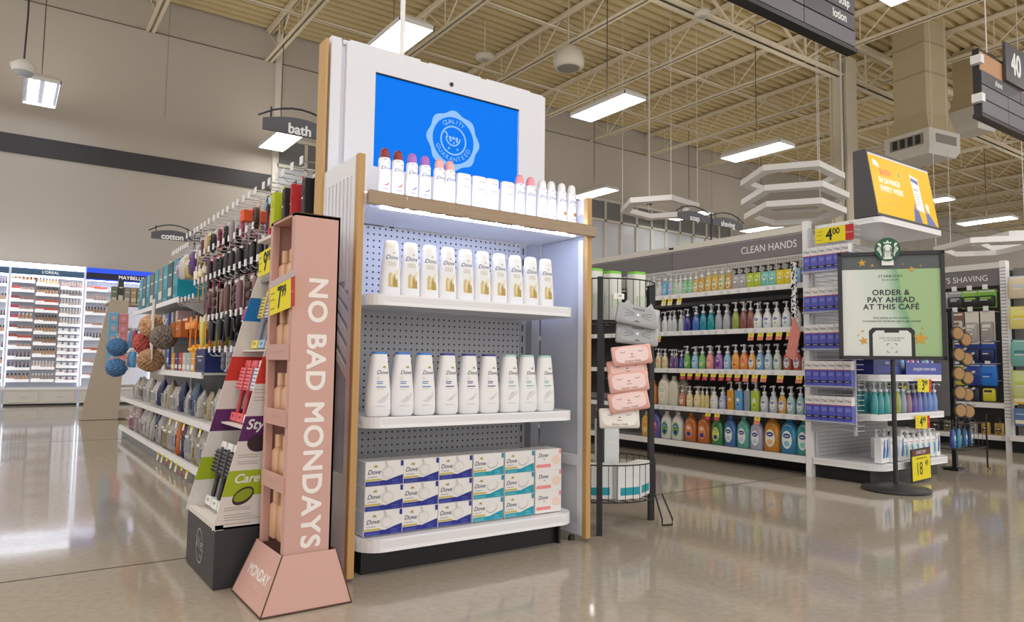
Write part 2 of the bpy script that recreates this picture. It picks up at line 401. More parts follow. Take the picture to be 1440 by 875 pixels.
# round hanging loudspeaker, dome camera, smoke detectors
t = thing('ceiling_speaker', 'round white hanging loudspeaker under the roof right of the blue screen', 'loudspeaker', (7.6, 9.2, 5.75))
SPK = mat('#d9d4c8', .5)
M = Matrix.Translation((7.6, 9.2, 5.75))
b = MB(); b.loft([(0, .21, .21), (.03, .26, .26), (.14, .27, .27), (.3, .22, .22), (.38, .1, .1)], SPK, 24, M); b.build('shell', t)
b = MB(); b.loft([(-.006, .17, .17), (0, .19, .19)], mat('#8b8880', .6), 24, M); b.build('grille', t)
b = MB(); b.tube([(7.6, 9.2, 6.12), (7.6, 9.2, 7.04)], .012, SPK); b.build('hanger_rod', t)
def detector(x, y, z, r, label, name='smoke_detector', cat='smoke detector'):
    t = thing(name, label, cat, (x, y, z)); M = Matrix.Translation((x, y, z))
    b = MB(); b.loft([(0, r * .7, r * .7), (.03, r, r), (.09, r, r), (.1, r * .6, r * .6)], SPK, 18, M); b.build('shell', t)
    b = MB(); b.loft([(-.012, r * .3, r * .3), (0, r * .4, r * .4)], mat('#b5b0a6', .5), 12, M); b.build('lens', t)
    b = MB(); b.tube([(x, y, z + .09), (x, y, 7.04)], .012, SPK); b.build('hanger_rod', t)
    return t
detector(8.43, 7.02, 6.03, .12, 'round white smoke detector below the roof girder left of the lotion sign')
detector(6.9, 10.75, 6.25, .17, 'small pale bell hanging in the roof joists just above the display top', 'roof_bell', 'alarm bell')
t = thing('dome_camera', 'small white dome security camera hanging before the glass panels', 'security camera', (9.55, 9.2, 3.72)); M = Matrix.Translation((9.55, 9.2, 3.72))
b = MB(); b.loft([(0, .07, .07), (.06, .08, .08), (.1, .04, .04)], WHITE, 14, M); b.build('housing', t)
b = MB(); b.loft([(-.06, .02, .02), (-.045, .05, .05), (0, .065, .065)], mat('#1f2024', .15), 14, M); b.build('dome', t)
b = MB(); b.tube([(9.55, 9.2, 3.8), (9.55, 9.2, 7.04)], .012, OFFW); b.build('hanger_rod', t)
t = thing('dome_camera', 'white dome security camera on a drop pole at the left picture edge', 'security camera', (.02, 8.9, 3.68)); M = Matrix.Translation((.02, 8.9, 3.68))
b = MB(); b.loft([(0, .1, .1), (.07, .12, .12), (.13, .05, .05)], OFFW, 16, M); b.build('housing', t)
b = MB(); b.loft([(-.05, .03, .03), (-.03, .07, .07), (0, .09, .09)], mat('#b9c0ca', .15), 14, M); b.build('dome', t)
b = MB(); b.tube([(.02, 8.9, 3.8), (.03, 8.9, 4.3), (.0, 8.9, 7.04)], .01, DARK); b.build('hanger_cord', t)
b = MB(); b.tube([(1.345, 2.76, 1.9), (1.345, 2.76, 7.04)], .011, WHITE, 10)
single(b, 'power_pole', 'thin white power pole rising from the back of the screen display', 'pole', loc=(1.345, 2.76, 1.9))
# air duct with diffuser
DUCT = mat('#c3b594', .5)
def air_duct(x, y, z, h, label, vents=True):
    t = thing('air_duct', label, 'air duct', (x, y, z)); t.rotation_euler = (0, 0, math.radians(-9)); s = h * .72
    def frus(b, z0, r0, z1, r1, m):
        P = [(-1, -1), (1, -1), (1, 1), (-1, 1)]
        b.add([(x + a * r0, y + c * r0, z0) for a, c in P] + [(x + a * r1, y + c * r1, z1) for a, c in P], [(i, (i + 1) % 4, 4 + (i + 1) % 4, 4 + i) for i in range(4)], m)
    b = MB(); b.box(x - s, x + s, y - s, y + s, z + .78, 7.0, DUCT); frus(b, z + .44, h * .93, z + .78, s, DUCT)
    for q in (1.5, 2.05): b.box(x - s - .012, x + s + .012, y - s - .012, y + s + .012, z + q, z + q + .03, mat('#b0a283', .5)) if z + q < 6.9 else None
    b.build('duct_shaft', t)
    b = MB(); b.box(x - h, x + h, y - h, y + h, z + .1, z + .44, OFFW); frus(b, z, h * .86, z + .1, h, OFFW); b.quad([(x - h * .86, y - h * .86, z), (x - h * .86, y + h * .86, z), (x + h * .86, y + h * .86, z), (x + h * .86, y - h * .86, z)], OFFW); ou = b.build('outlet_box', t)
    if vents:
        b = MB(); b.box(x - h - .004, x - h, y - h * .75, y + h * .75, z + .17, z + .37, mat('#8f8d88', .5))
        for k in range(4): b.box(x - h - .008, x - h - .004, y - h * .62 + k * h * .34, y - h * .62 + k * h * .34 + h * .22, z + .19, z + .35, mat('#33312c', .6))
        b.box(x - h * .6, x + h * .75, y - h - .004, y - h, z + .2, z + .36, mat('#8f8d88', .6)); b.build('vent', ou)
    return t
air_duct(13.45, 6.2, 4.5, .43, 'big square tan air duct with a white vented outlet right of the column')
air_duct(15.3, 6.1, 5.35, .30, 'second tan air duct partly hidden behind the big duct beside sign 40', False)

# stacked hexagon rings
def hexring(x, y, z, r, label, solid=False, asp=1.3, w=.15, h=.085, wires=True):
    t = thing('hexagon_ring', label, 'hanging ring', (x, y, z), group='white hexagon rings')
    P = [(x + .545 * r * math.cos(PI / 3 * k) + .839 * r * asp * math.sin(PI / 3 * k), y - .839 * r * math.cos(PI / 3 * k) + .545 * r * asp * math.sin(PI / 3 * k)) for k in range(6)]
    q = 1 - w / r; Q = [(x + (a - x) * q, y + (c - y) * q) for a, c in P]
    b = MB(); vs = [(a, c, z) for a, c in P] + [(a, c, z) for a, c in Q] + [(a, c, z + h) for a, c in P] + [(a, c, z + h) for a, c in Q]; fs = []
    for k in range(6):
        j = (k + 1) % 6
        fs += [(k, j, 6 + j, 6 + k), (12 + k, 18 + k, 18 + j, 12 + j), (k, 12 + k, 12 + j, j), (6 + k, 6 + j, 18 + j, 18 + k)]
    b.add(vs, fs, WHITE); b.build('ring', t)
    if solid:
        b = MB(); b.quad([(a, c, z + .02) for a, c in reversed(Q)], mat('#cfcbc8', .6)); b.build('panel', t)
    if wires:
        for k in (0, 2, 3, 5):
            if abs(P[k][1] * .95 + y * .05 - 7.2) < .2: continue
            b = MB(); b.tube([(P[k][0] * .95 + x * .05, P[k][1] * .95 + y * .05, z + h), (P[k][0] * .95 + x * .05, P[k][1] * .95 + y * .05, 6.995)], .006, OFFW, 4); b.build('wire', t)
    return t
hexring(9.75, 6.42, 3.56, .75, 'open white hexagon ring, topmost of the stack before the column')
hexring(9.85, 6.45, 3.28, .78, 'white hexagon with a solid panel, middle of the stack before the column', True, wires=False)
hexring(9.85, 6.45, 3.05, .74, 'open white hexagon ring, lowest of the stack before the column')
hexring(8.9, 8.35, 3.33, .66, 'white hexagon ring whose end shows behind the shaving sign')
hexring(13.0, 5.05, 2.68, .74, 'open white hexagon ring above the men\'s shaving shelf')
hexring(13.9, 4.85, 2.86, .74, 'upper white hexagon ring at the right picture edge', wires=False)

# ---------------------------------------------------------------- hanging signs
SIGN = mat('#55535b', .45); SIGN2 = mat('#6a6871', .45); SBLK = mat('#1c1d22', .4)
def aisle_sign(x0, x1, y, z0, z1, rows, label, split, top=None, ends=(0, 1)):
    t = thing('aisle_sign', label, 'aisle sign', ((x0 + x1) / 2, y, z0))
    b = MB(); b.box(x0, x1, y + .004, y + .055, z0, z1, SBLK); b.box(x0 - .012, x1 + .012, y - .012, y + .062, z0 - .014, z0 + .014, SBLK)
    b.build('sign_body', t)
    n = len(rows); hgt = (z1 - z0 - .02) / n if not top else (z1 - .2 - z0) / n
    for k, row in enumerate(rows):
        za = z0 + .02 + k * hgt
        for (xa, xb, txt) in row:
            b = MB(); b.box(xa + .004, xb - .004, y - .006, y + .004, za + .005, za + hgt - .005, SIGN2 if txt is None else SIGN)
            p = b.build('panel', t)
            if txt:
                b = MB(); b.text(txt, FR(xa + (.40 if split else .33), y - .008, za + hgt * .52), .082 if split else .075, WHITE, sx=.85, bold=.02); b.build('lettering', p)
    if top:
        b = MB(); b.box(x0, x1, y - .004, y + .004, z1 - .19, z1 - .03, wood('#b98a68', '#c99a76', .5, 0)); b.build('wood_panel', t)
        b = MB(); b.box(*top[:2], y - .035, y - .01, *top[2:4], mat('#4c4b52', .45)); p = b.build('number_plate', t)
        b = MB(); b.text(top[4], FR((top[0] + top[1]) / 2, y - .037, (top[2] + top[3]) / 2), .27, WHITE, sx=.75, bold=.03); b.build('lettering', p)
    for e in ends:
        xx = (x0, x1)[e]
        for q in (.18, .75):
            z = z0 + (z1 - z0) * q; b = MB(); b.box(xx - .05 if e == 0 else xx - .01, xx + .01 if e == 0 else xx + .05, y - .03, y + .05, z, z + .07, WHITE); b.build('bracket', t)
    for xx in (x0 + .25, x1 - .25):
        b = MB(); b.tube([(xx, y + .04, z1), (xx, y + .04, 7.04)], .006, OFFW, 4); b.build('wire', t)
    return t
xa, xm, xb = 2.1, 3.95, 4.54
aisle_sign(xa, xb, 2.5, 2.835, 3.52, [[(xa, xm, None), (xm, xb, txt_)] for txt_ in (None, 'lotion', 'bar soap', 'body wash', 'hand soap', 'bath')], 'dark hanging aisle sign reading lotion at the top of the picture', True, ends=())
aisle_sign(6.45, 8.8, 2.5, 2.81, 3.38, [[(6.46, 6.98, None), (6.98, 7.6, None), (7.6, 8.2, None), (8.2, 8.8, None)], [(6.46, 6.98, None), (6.98, 7.6, None), (7.6, 8.2, None), (8.2, 8.8, None)], [(6.46, 7.25, 'shave'), (7.25, 8.0, 'deodorant'), (8.0, 8.8, None)]], 'dark hanging aisle sign with wood band and number 40', False, top=(6.88, 7.30, 3.20, 3.54, '40'), ends=(0,))

def blade_sign(px, py, z, w, txts, label, pole_from):
    t = thing('blade_sign', label, 'shelf sign', (px, py, pole_from))
    b = MB(); b.tube([(px, py, pole_from), (px, py, z + .02)], .008, DARK); b.build('pole', t)
    for s, txt in zip((-1, 1), txts):
        if txt is None: continue
        xa, xb = (px - w, px - .012) if s < 0 else (px + .012, px + w); h = .085
        pts = [(xa, z - h)] + [(xb, z - h)] + [(xb + (xa - xb) * k / 10, z - .03 + .03 * math.sin(PI * k / 10)) for k in range(11)]
        b = MB(); b.prism(pts, .008, SIGN, FR(0, py - .006, 0)); p = b.build('blade', t)
        b = MB(); b.text(txt, FR((xa + xb) / 2, py - .0075, z - .058), .068, WHITE, sx=.95, bold=.03); b.build('lettering', p)
        b = MB(); b.tube([(px + s * (w + .02), py - .002, z - .02)] + [(px + s * w * k / 8, py - .002, z - .005 + .05 * math.sin(PI * k / 8 * .98)) for k in range(7, -1, -1)], .005, DARK, 5)
        for k in (.12, .85): b.tube([((xa + xb) / 2 + (k - .5) * w, py - .002, z + .03), ((xa + xb) / 2 + (k - .5) * w, py - .002, z - .05)], .004, DARK, 4)
        b.build('arch_bar', p)
    return t
blade_sign(1.30, 6.6, 1.815, .34, ('cotton', 'hand soap'), 'dark arched shelf sign reading cotton above the left aisle', 1.55)
blade_sign(1.29, 3.35, 1.88, .36, ('bath', None), 'dark arched shelf sign reading bath beside the wood edge of the display', 1.6)
blade_sign(4.9, 4.0, 2.02, .42, ('soap', 'shaving'), 'dark arched twin sign reading soap and shaving above the right shelf', 1.68)
# ---------------------------------------------------------------- the lit end-cap display with the screen
OAK = wood('#b98f58', '#cba56b', .45, 2); HOAK = wood('#8f7658', '#a48a69', .4, 0, 3, .8)
LACQ = mat('#e6e7ee', .35); ACR = mat('#c9ccd6', .3, alpha=.8); LED = mat('#ffffff', .5, emit=52, ecol='#cfdcff')
t = DISP = thing('endcap_display', 'white lit end-cap display with oak edges, blue screen and four shelves', 'display shelf', (1.48, 2.46, 0))
# side panels
def lattice(xo, xi, xa, name):
    """outer face frame with slots (xo..xi) and an acrylic sheet on its inner side at xa"""
    y0, y1, z1 = 2.292, 2.60, 1.43; s0, s1 = y0 + .035, y1 - .03
    b = MB(); b.box(xo, xi, y0, s0, .03, z1, LACQ); b.box(xo, xi, s1, y1, .03, z1, LACQ); b.box(xo, xi, s0, s1, 1.365, z1, LACQ); b.box(xo, xi, s0, s1, .03, .34, LACQ)
    n = 7
    for k in range(n):
        yy = s0 + (s1 - s0) * (k + .5) / n
        b.box(xo, xi, yy - .011 if k < n - 1 else yy - .011, yy + .011, 1.0, 1.365, LACQ)
    x2, x3 = (xo + .001, xi - .001) if xo < xi else (xo - .001, xi + .001); w = abs(x3 - x2); xm = max(x2, x3)
    M = Matrix(((0, 0, 1, xm), (1, 0, 0, 0), (0, 1, 0, 0), (0, 0, 0, 1)))
    for k in range(6):
        za = .66 + k * .062; zt = min(1.0, za + .21); q = (zt - za) / .21
        b.prism([(s0, za), (s0, za + .034), (s0 + (s1 - s0) * q, zt), (s0 + (s1 - s0) * q, zt - .034)], w, LACQ, M)
    p = b.build(name, t)
    b = MB(); b.box(xa - .002, xa + .002, y0 + .004, y1 - .004, .345, 1.36, ACR); b.build('acrylic_pane', p)
    return p
lp = lattice(.955, .964, .9665, 'side_panel')
b = MB(); b.rbox(.9535, .979, 2.266, 2.2918, .012, 1.432, OAK, .002); b.build('oak_edge', lp)
b = MB(); b.box(.9695, .979, 2.293, 2.33, .03, 1.25, LACQ); b.box(.9695, .975, 2.33, 2.62, .03, .34, LACQ); b.build('inner_trim', lp)
rp_ = lattice(2.0065, 1.9975, 1.995, 'side_panel')
b = MB(); b.rbox(1.983, 2.0085, 2.266, 2.2918, .012, 1.428, OAK, .002); b.build('oak_edge', rp_)
b = MB(); b.box(1.983, 1.9925, 2.293, 2.325, .02, 1.25, LACQ); b.box(1.984, 1.9925, 2.325, 2.6, .02, .06, LACQ); b.box(1.984, 1.9925, 2.325, 2.6, .3, .34, LACQ); b.build('inner_trim', rp_)
b = MB(); b.loft([(0, .016, .016), (.02, .012, .012)], BLACK, 10, Matrix.Translation((1.96, 2.33, 0))); b.build('foot', rp_)
# header cabinet
b = MB(); b.box(.975, 2.0, 2.615, 2.70, 1.30, 1.965, LACQ); b.box(.969, 1.012, 2.60, 2.70, 1.28, 1.975, LACQ); b.box(1.018, 2.0, 2.604, 2.7, 1.955, 1.974, LACQ)
b.box(1.05, 1.36, 2.61, 2.69, 1.974, 1.984, LACQ); b.box(1.40, 1.66, 2.61, 2.69, 1.974, 1.982, LACQ); b.box(1.69, 1.93, 2.61, 2.69, 1.974, 1.982, LACQ)
hd = b.build('header_cabinet', t, bevel=.003)
b = MB()
zs0, zs1, xs0, xs1 = 1.492, 1.874, 1.153, 1.857
b.box(1.031, xs0, 2.595, 2.615, 1.30, 1.963, LACQ); b.box(xs1, 2.005, 2.595, 2.615, 1.30, 1.963, LACQ); b.box(xs0, xs1, 2.595, 2.615, zs1, 1.963, LACQ); b.box(xs0, xs1, 2.595, 2.615, 1.30, zs0, LACQ)
b.build('front_panel', hd)
b = MB(); b.loft([(0, .009, .009), (.003, .009, .009)], BLACK, 16, FR(1.50, 2.5945, 1.905)); b.build('camera_lens', hd)
b = MB(); b.rbox(.944, .957, 2.592, 2.664, .03, 1.955, OAK, .002); b.build('oak_post', t)
SCR = mat('#050505', .4, emit=1.0, ecol='#0479f0', spec=.05); SCR2 = mat('#050505', .4, emit=1.0, ecol='#94c2fb', spec=.05)
b = MB(); b.quad([(xs0, 2.607, zs0), (xs1, 2.607, zs0), (xs1, 2.607, zs1), (xs0, 2.607, zs1)], SCR); b.box(xs0, xs1, 2.609, 2.614, zs0, zs1, BLACK); sc = b.build('screen', t)
b = MB(); b.box(xs0, xs1, 2.596, 2.6065, zs1 - .004, zs1, BLACK); b.build('bezel_lip', sc)
# the seal: scalloped ring, two words on a curve, cart
b = MB(); cx, cz, yy = 1.522, 1.668, 2.6062
N = 72; ro = [(.125 + .006 * math.cos(8 * 2 * PI * k / N)) for k in range(N)]; ri = .101
vs = [(cx + ro[k] * math.cos(2 * PI * k / N), yy, cz + ro[k] * math.sin(2 * PI * k / N)) for k in range(N)] + [(cx + ri * math.cos(2 * PI * k / N), yy, cz + ri * math.sin(2 * PI * k / N)) for k in range(N)]
b.add(vs, [(k, (k + 1) % N, N + (k + 1) % N, N + k) for k in range(N)], SCR2)
def ring(r0, r1):
    vs = [(cx + r * math.cos(2 * PI * k / 48), yy, cz + r * math.sin(2 * PI * k / 48)) for r in (r0, r1) for k in range(48)]
    b.add(vs, [(k, (k + 1) % 48, 48 + (k + 1) % 48, 48 + k) for k in range(48)], SCR2)
ring(.057, .064)
for word, a0, a1, flip in (('QUALITY', 122, 58, 0), ('GUARANTEED', 205, 335, 1)):
    for i, ch in enumerate(word):
        a = math.radians(a0 + (a1 - a0) * i / (len(word) - 1)); r = .082
        b.text(ch, FR(cx + r * math.cos(a), yy, cz + r * math.sin(a), (a - PI / 2) if not flip else a + PI / 2), .027, SCR2)
def stroke(pts, w):
    for (xa, za), (xb, zb) in zip(pts, pts[1:]):
        d = Vector((xb - xa, zb - za)); n_ = Vector((-d.y, d.x)).normalized() * w / 2
        b.quad([(cx + xa + n_.x, yy, cz + za + n_.y), (cx + xa - n_.x, yy, cz + za - n_.y), (cx + xb - n_.x, yy, cz + zb - n_.y), (cx + xb + n_.x, yy, cz + zb + n_.y)], SCR2)
stroke([(-.046, .03), (-.036, .032), (-.028, .012)] + [(-.002 + .034 * math.cos(math.radians(a)) * 1.0, .012 + .034 * math.sin(math.radians(a))) for a in range(180, 365, 15)], .006)
for x_, a_ in ((-.016, 0), (0, 1), (.016, 0)): stroke([(x_ - .006, .010), (x_ + .006, .010)], .012); stroke([(x_, .004 - .012 * a_), (x_ + .004, -.006 - .006 * a_)], .01)
for x_ in (-.022, .02): stroke([(x_ - .004, -.036), (x_ + .004, -.036)], .008)
b.build('seal_graphic', sc)
# top deck, header board, LED strips
b = MB(); b.box(.98, 1.983, 2.272, 2.62, 1.265, 1.300, LACQ); b.build('top_deck', t)
b = MB(); b.rbox(.986, 2.016, 2.246, 2.270, 1.258, 1.307, HOAK, .003); b.build('header_board', t)
b = MB(); b.box(1.05, 1.93, 2.285, 2.297, 1.2575, 1.265, LED); b.build('led_strip', t)
b = MB(); b.box(.985, 1.978, 2.273, 2.283, 1.3002, 1.3035, mat('#fffffe', .5, emit=38, ecol='#d2deff')); b.build('led_strip', t)
# pegboard back, uprights
b = MB(); b.box(1.0, 1.915, 2.648, 2.658, .1, 1.265, pegboard('#c4c5cb')); b.build('pegboard', t)
for xx in (1.925, .985):
    b = MB(); b.box(xx - .012, xx + .02, 2.645, 2.66, .05, 1.265, mat('#b9bac0', .4))
    z = .12
    while z < 1.24: b.box(xx - .003, xx + .003, 2.6435, 2.646, z, z + .03, BLACK); z += .05
    b.build('slotted_upright', t)
b = MB(); b.box(1.945, 1.99, 2.60, 2.66, .03, 1.265, mat('#a9abb2', .4)); b.build('side_filler', t)
# shelves with rounded front corners
def shelf_mesh(x0, x1, y0, y1, z, lip, r=.06, m=WHITEM, edge=.006):
    P = [(x0, y1)] + [(x0 + r - r * math.cos(a), y0 + r - r * math.sin(a)) for a in [PI / 2 * k / 6 for k in range(7)]] + [(x1 - r + r * math.sin(a), y0 + r - r * math.cos(a)) for a in [PI / 2 * k / 6 for k in range(7)]] + [(x1, y1)]
    b = MB(); n = len(P)
    c = ((x0 + x1) / 2, (y0 + y1) / 2)
    def ins(d): return [(max(x0 + d, min(x1 - d, x)), max(y0 + d, y) if y < y1 else y) for x, y in P]
    rings = [[(x, y, z - .004) for x, y in ins(.012)], [(x, y, z + .002) for x, y in ins(.009)], [(x, y, z + .002) for x, y in ins(.001)], [(x, y, z - .004) for x, y in P], [(x, y, z - lip + .012) for x, y in ins(.002)], [(x, y, z - lip) for x, y in P], [(x, y, z - lip) for x, y in ins(.02)], [(x, y, z - lip + .008) for x, y in ins(.022)]]
    vs = [p for R in rings for p in R]; fs = []
    for k in range(len(rings) - 1):
        for i in range(n - 1): fs.append((k * n + i, (k + 1) * n + i, (k + 1) * n + i + 1, k * n + i + 1))
    fs.append(tuple(range(n))); fs.append(tuple(reversed(range((len(rings) - 1) * n, len(rings) * n))))
    b.add(vs, fs, m)
    return b
for z in (.952, .534):
    b = shelf_mesh(1.005, 1.915, 2.25, 2.648, z, .036); b.box(1.3, 1.6, 2.5, 2.64, z - .03, z - .024, WHITEM); b.build('shelf', t)
b = shelf_mesh(1.003, 1.925, 2.25, 2.648, .128, .042, .08); b.build('base_shelf', t)
b = MB(); b.box(1.03, 1.885, 2.33, 2.65, .0, .085, BLACK); b.box(1.875, 1.885, 2.31, 2.34, 0, .085, BLACK); b.build('base_plinth', t)

# ---------------------------------------------------------------- products of the display
GOLD = mat('#b59b45', .35, .3); NAVY = mat('#20266e', .5); DTXT = mat('#2b3570', .5); LGREY = mat('#c9c8cc', .6); BOT = mat('#f3f3f5', .28); TEALC = mat('#11a0b4', .5)
def bird(b, x, z, s, proj, m=GOLD):
    b.poly([(x - s, z), (x - s * .2, z + s * .55), (x + s * .9, z + s * .5), (x + s * .45, z + s * .1), (x + s, z - s * .25), (x, z - s * .3)], m, proj)
def fy_flat(y): return lambda x, z: (x, y - .0006, z)
def fy_sec(secs):
    """front surface of a loft: y for (x, z)"""
    def f(x, z):
        for a, c in zip(secs, secs[1:]):
            if a[0] <= z <= c[0] or c is secs[-1]:
                q = min(1, max(0, (z - a[0]) / max(1e-6, c[0] - a[0]))); rx = a[1] + (c[1] - a[1]) * q; ry = a[2] + (c[2] - a[2]) * q; p = a[3] + (c[3] - a[3]) * q if len(a) > 3 else 2; cx = 0
                u = min(.97, abs(x) / rx); return (x, -ry * (1 - u ** p) ** (1 / p) - .0008, z)
        return (x, -.02, z)
    return f
def label_text(b, proj, x, z, w, h, m, n=3, seed=0):
    """small unreadable print: short dashes"""
    rr = random.Random(seed)
    for k in range(n):
        ww = w * rr.uniform(.6, 1); b.patch(x - w / 2, x - w / 2 + ww, z - k * h * 2.2, z - k * h * 2.2 + h, m, proj, 2, 1)
def mk_spray(capc, mark, barc, kind):
    def mk():
        o = root('deodorant_can'); secs = [(0, .0215, .0215, 2), (.004, .0228, .0228, 2), (.085, .0228, .0228, 2), (.128, .0215, .0215, 2), (.15, .0222, .0222, 2), (.157, .0195, .0195, 2)]
        b = MB(); b.loft(secs, BOT, 20); b.build('can_body', o, False)
        b = MB(); b.loft([(.157, .0178, .0178), (.172, .0178, .0178), (.185, .0155, .0155), (.193, .010, .010), (.196, .003, .003)], mat(capc, .35), 18); b.build('cap', o, False)
        P = fy_sec(secs); b = MB(); b.text('Dove', (-.001, .118), .017, DTXT, .3, proj=P); bird(b, .008, .137, .0055, P); b.patch(-.012, -.001, .148, .150, mat('#8e8f9b', .6), P, 2, 1)
        label_text(b, P, 0, .104, .02, .0015, LGREY, 3)
        if kind == 'leaf': b.poly([(-.012, .055), (0, .058), (.013, .072), (.010, .06), (.0, .053)], mat(mark, .5), P)
        elif kind == 'ring':
            for k in range(14): a = 2 * PI * k / 14; b.poly([(.0 + .011 * math.cos(a) + d[0] * .003, .062 + .011 * math.sin(a) + d[1] * .003) for d in ((1, 0), (0, 1), (-1, 0), (0, -1))], mat(mark, .5), P)
        else: b.poly([(.003 + .009 * math.cos(2 * PI * k / 10), .062 + .009 * math.sin(2 * PI * k / 10)) for k in range(10)], mat(mark, .5), P)
        b.patch(-.013, .012, .040, .0435, mat(barc, .5), P, 5, 1)
        b.build('label', o, False); return o
    return mk
ys = 2.36
xs_ = [1.092, 1.145, 1.203, 1.257, 1.318, 1.364, None, None, None, None, 1.695, 1.75, 1.811, 1.86, 1.917, 1.972]
kinds = {0: ('#8e3034', '#c33a3a', '#c24a62', 'leaf', 'dark red capped'), 2: ('#b070c4', '#5c4a9c', '#7a6ab0', 'leaf', 'purple capped'), 4: ('#f0b4b0', '#e8d0cc', '#d79fc0', 'dot', 'peach capped'),
         10: ('#f09aa6', '#ecd6d6', '#e0a9bb', 'dot', 'pink capped'), 12: ('#ecece8', '#a9b0a4', '#b2468a', 'ring', 'white capped green-ring'), 14: ('#efefee', '#b3774e', '#c08aa8', 'dot', 'white capped brown-dot')}
for k, x in enumerate(xs_):
    if x is None: continue
    key = k - k % 2; c = kinds[key]
    put(('spray', key), mk_spray(*c[:4]), (x, ys, 1.30), f'{c[4]} white spray can, {"left" if k % 2 == 0 else "right"} one of its pair, before the blue screen', 'deodorant', 'deodorants on top of the display')
def mk_stick(tone):
    def mk():
        o = root('deodorant_stick'); secs = [(0, .028, .015, 3.5), (.004, .030, .016, 3.5), (.095, .029, .0155, 3.5)]
        b = MB(); b.loft(secs, BOT, 24); b.build('stick_body', o, False)
        s2 = [(.0955, .0295, .016, 3.5), (.145, .0305, .016, 3.5), (.153, .029, .0145, 3.5), (.155, .026, .012, 3.5)]
        b = MB(); b.loft(s2, BOT, 24); b.build('cap', o, False)
        b = MB(); P = fy_sec(s2); b.patch(-.005, .022, .132, .1345, mat('#b79f9a', .6), P, 4, 1); b.text('Dove', (.001, .103), .013, DTXT, .3, proj=P)
        P = fy_sec(secs); bird(b, .008, .090, .003, P); label_text(b, P, .006, .082, .03, .0012, LGREY, 3); b.poly([(.008 + .005 * math.cos(2 * PI * k / 8), .064 + .006 * math.sin(2 * PI * k / 8)) for k in range(8)], mat('#e3d2d0', .6), P)
        label_text(b, P, .004, .050, .022, .002, mat(tone, .6), 2, 3)
        b.build('label', o, False); return o
    return mk
for k, (x, tone) in enumerate(((1.426, '#55505c'), (1.496, '#55505c'), (1.557, '#a08088'), (1.634, '#a08088'))):
    put(('stick', tone), mk_stick(tone), (x, ys, 1.30), f'flat white deodorant stick, {("first","second","third","last")[k]} of four from the peach capped cans', 'deodorant', 'deodorants on top of the display')
def mk_shampoo():
    o = root('shampoo_bottle'); secs = [(0, .034, .020, 2.8), (.006, .0375, .0225, 2.8), (.04, .0375, .0225, 2.8), (.10, .033, .0215, 2.8), (.165, .0265, .0185, 2.8)]
    b = MB(); b.loft(secs, BOT, 28); b.build('bottle_body', o, False)
    b = MB(); b.loft([(.165, .0262, .0182, 2.8), (.184, .0245, .017, 2.8), (.192, .022, .015, 2.8), (.195, .017, .011, 2.8)], mat('#eceadf', .3), 28); b.build('cap', o, False)
    P = fy_sec(secs); b = MB(); b.text('Dove', (-.004, .134), .021, DTXT, .3, proj=P); bird(b, .003, .150, .005, P)
    label_text(b, P, -.002, .116, .034, .0018, mat('#d6cdbf', .6), 4, 5)
    g1, g2, g3 = mat('#d8c283', .4), mat('#b99a52', .4), mat('#efe4bd', .4)
    b.poly([(-.017, .030), (.0, .030), (-.002, .075), (-.012, .082), (-.017, .07)], g1, P); b.poly([(.0, .030), (.02, .030), (.018, .055), (.006, .078), (.0, .06)], g2, P)
    b.poly([(.004, .062), (.012, .055), (.016, .072), (.022, .095), (.012, .088)], g3, P); b.poly([(-.008, .04), (-.003, .04), (-.004, .07), (-.008, .075)], g3, P)
    b.build('label', o, False); return o
for k in range(10):
    x = 1.100 + (1.790 - 1.100) * k / 9
    put('shampoo', mk_shampoo, (x, 2.305, .954), f'white tapered shampoo bottle with golden print, {nth(k, 10)} on the upper shelf', 'shampoo bottle', 'shampoo bottles on the upper display shelf')
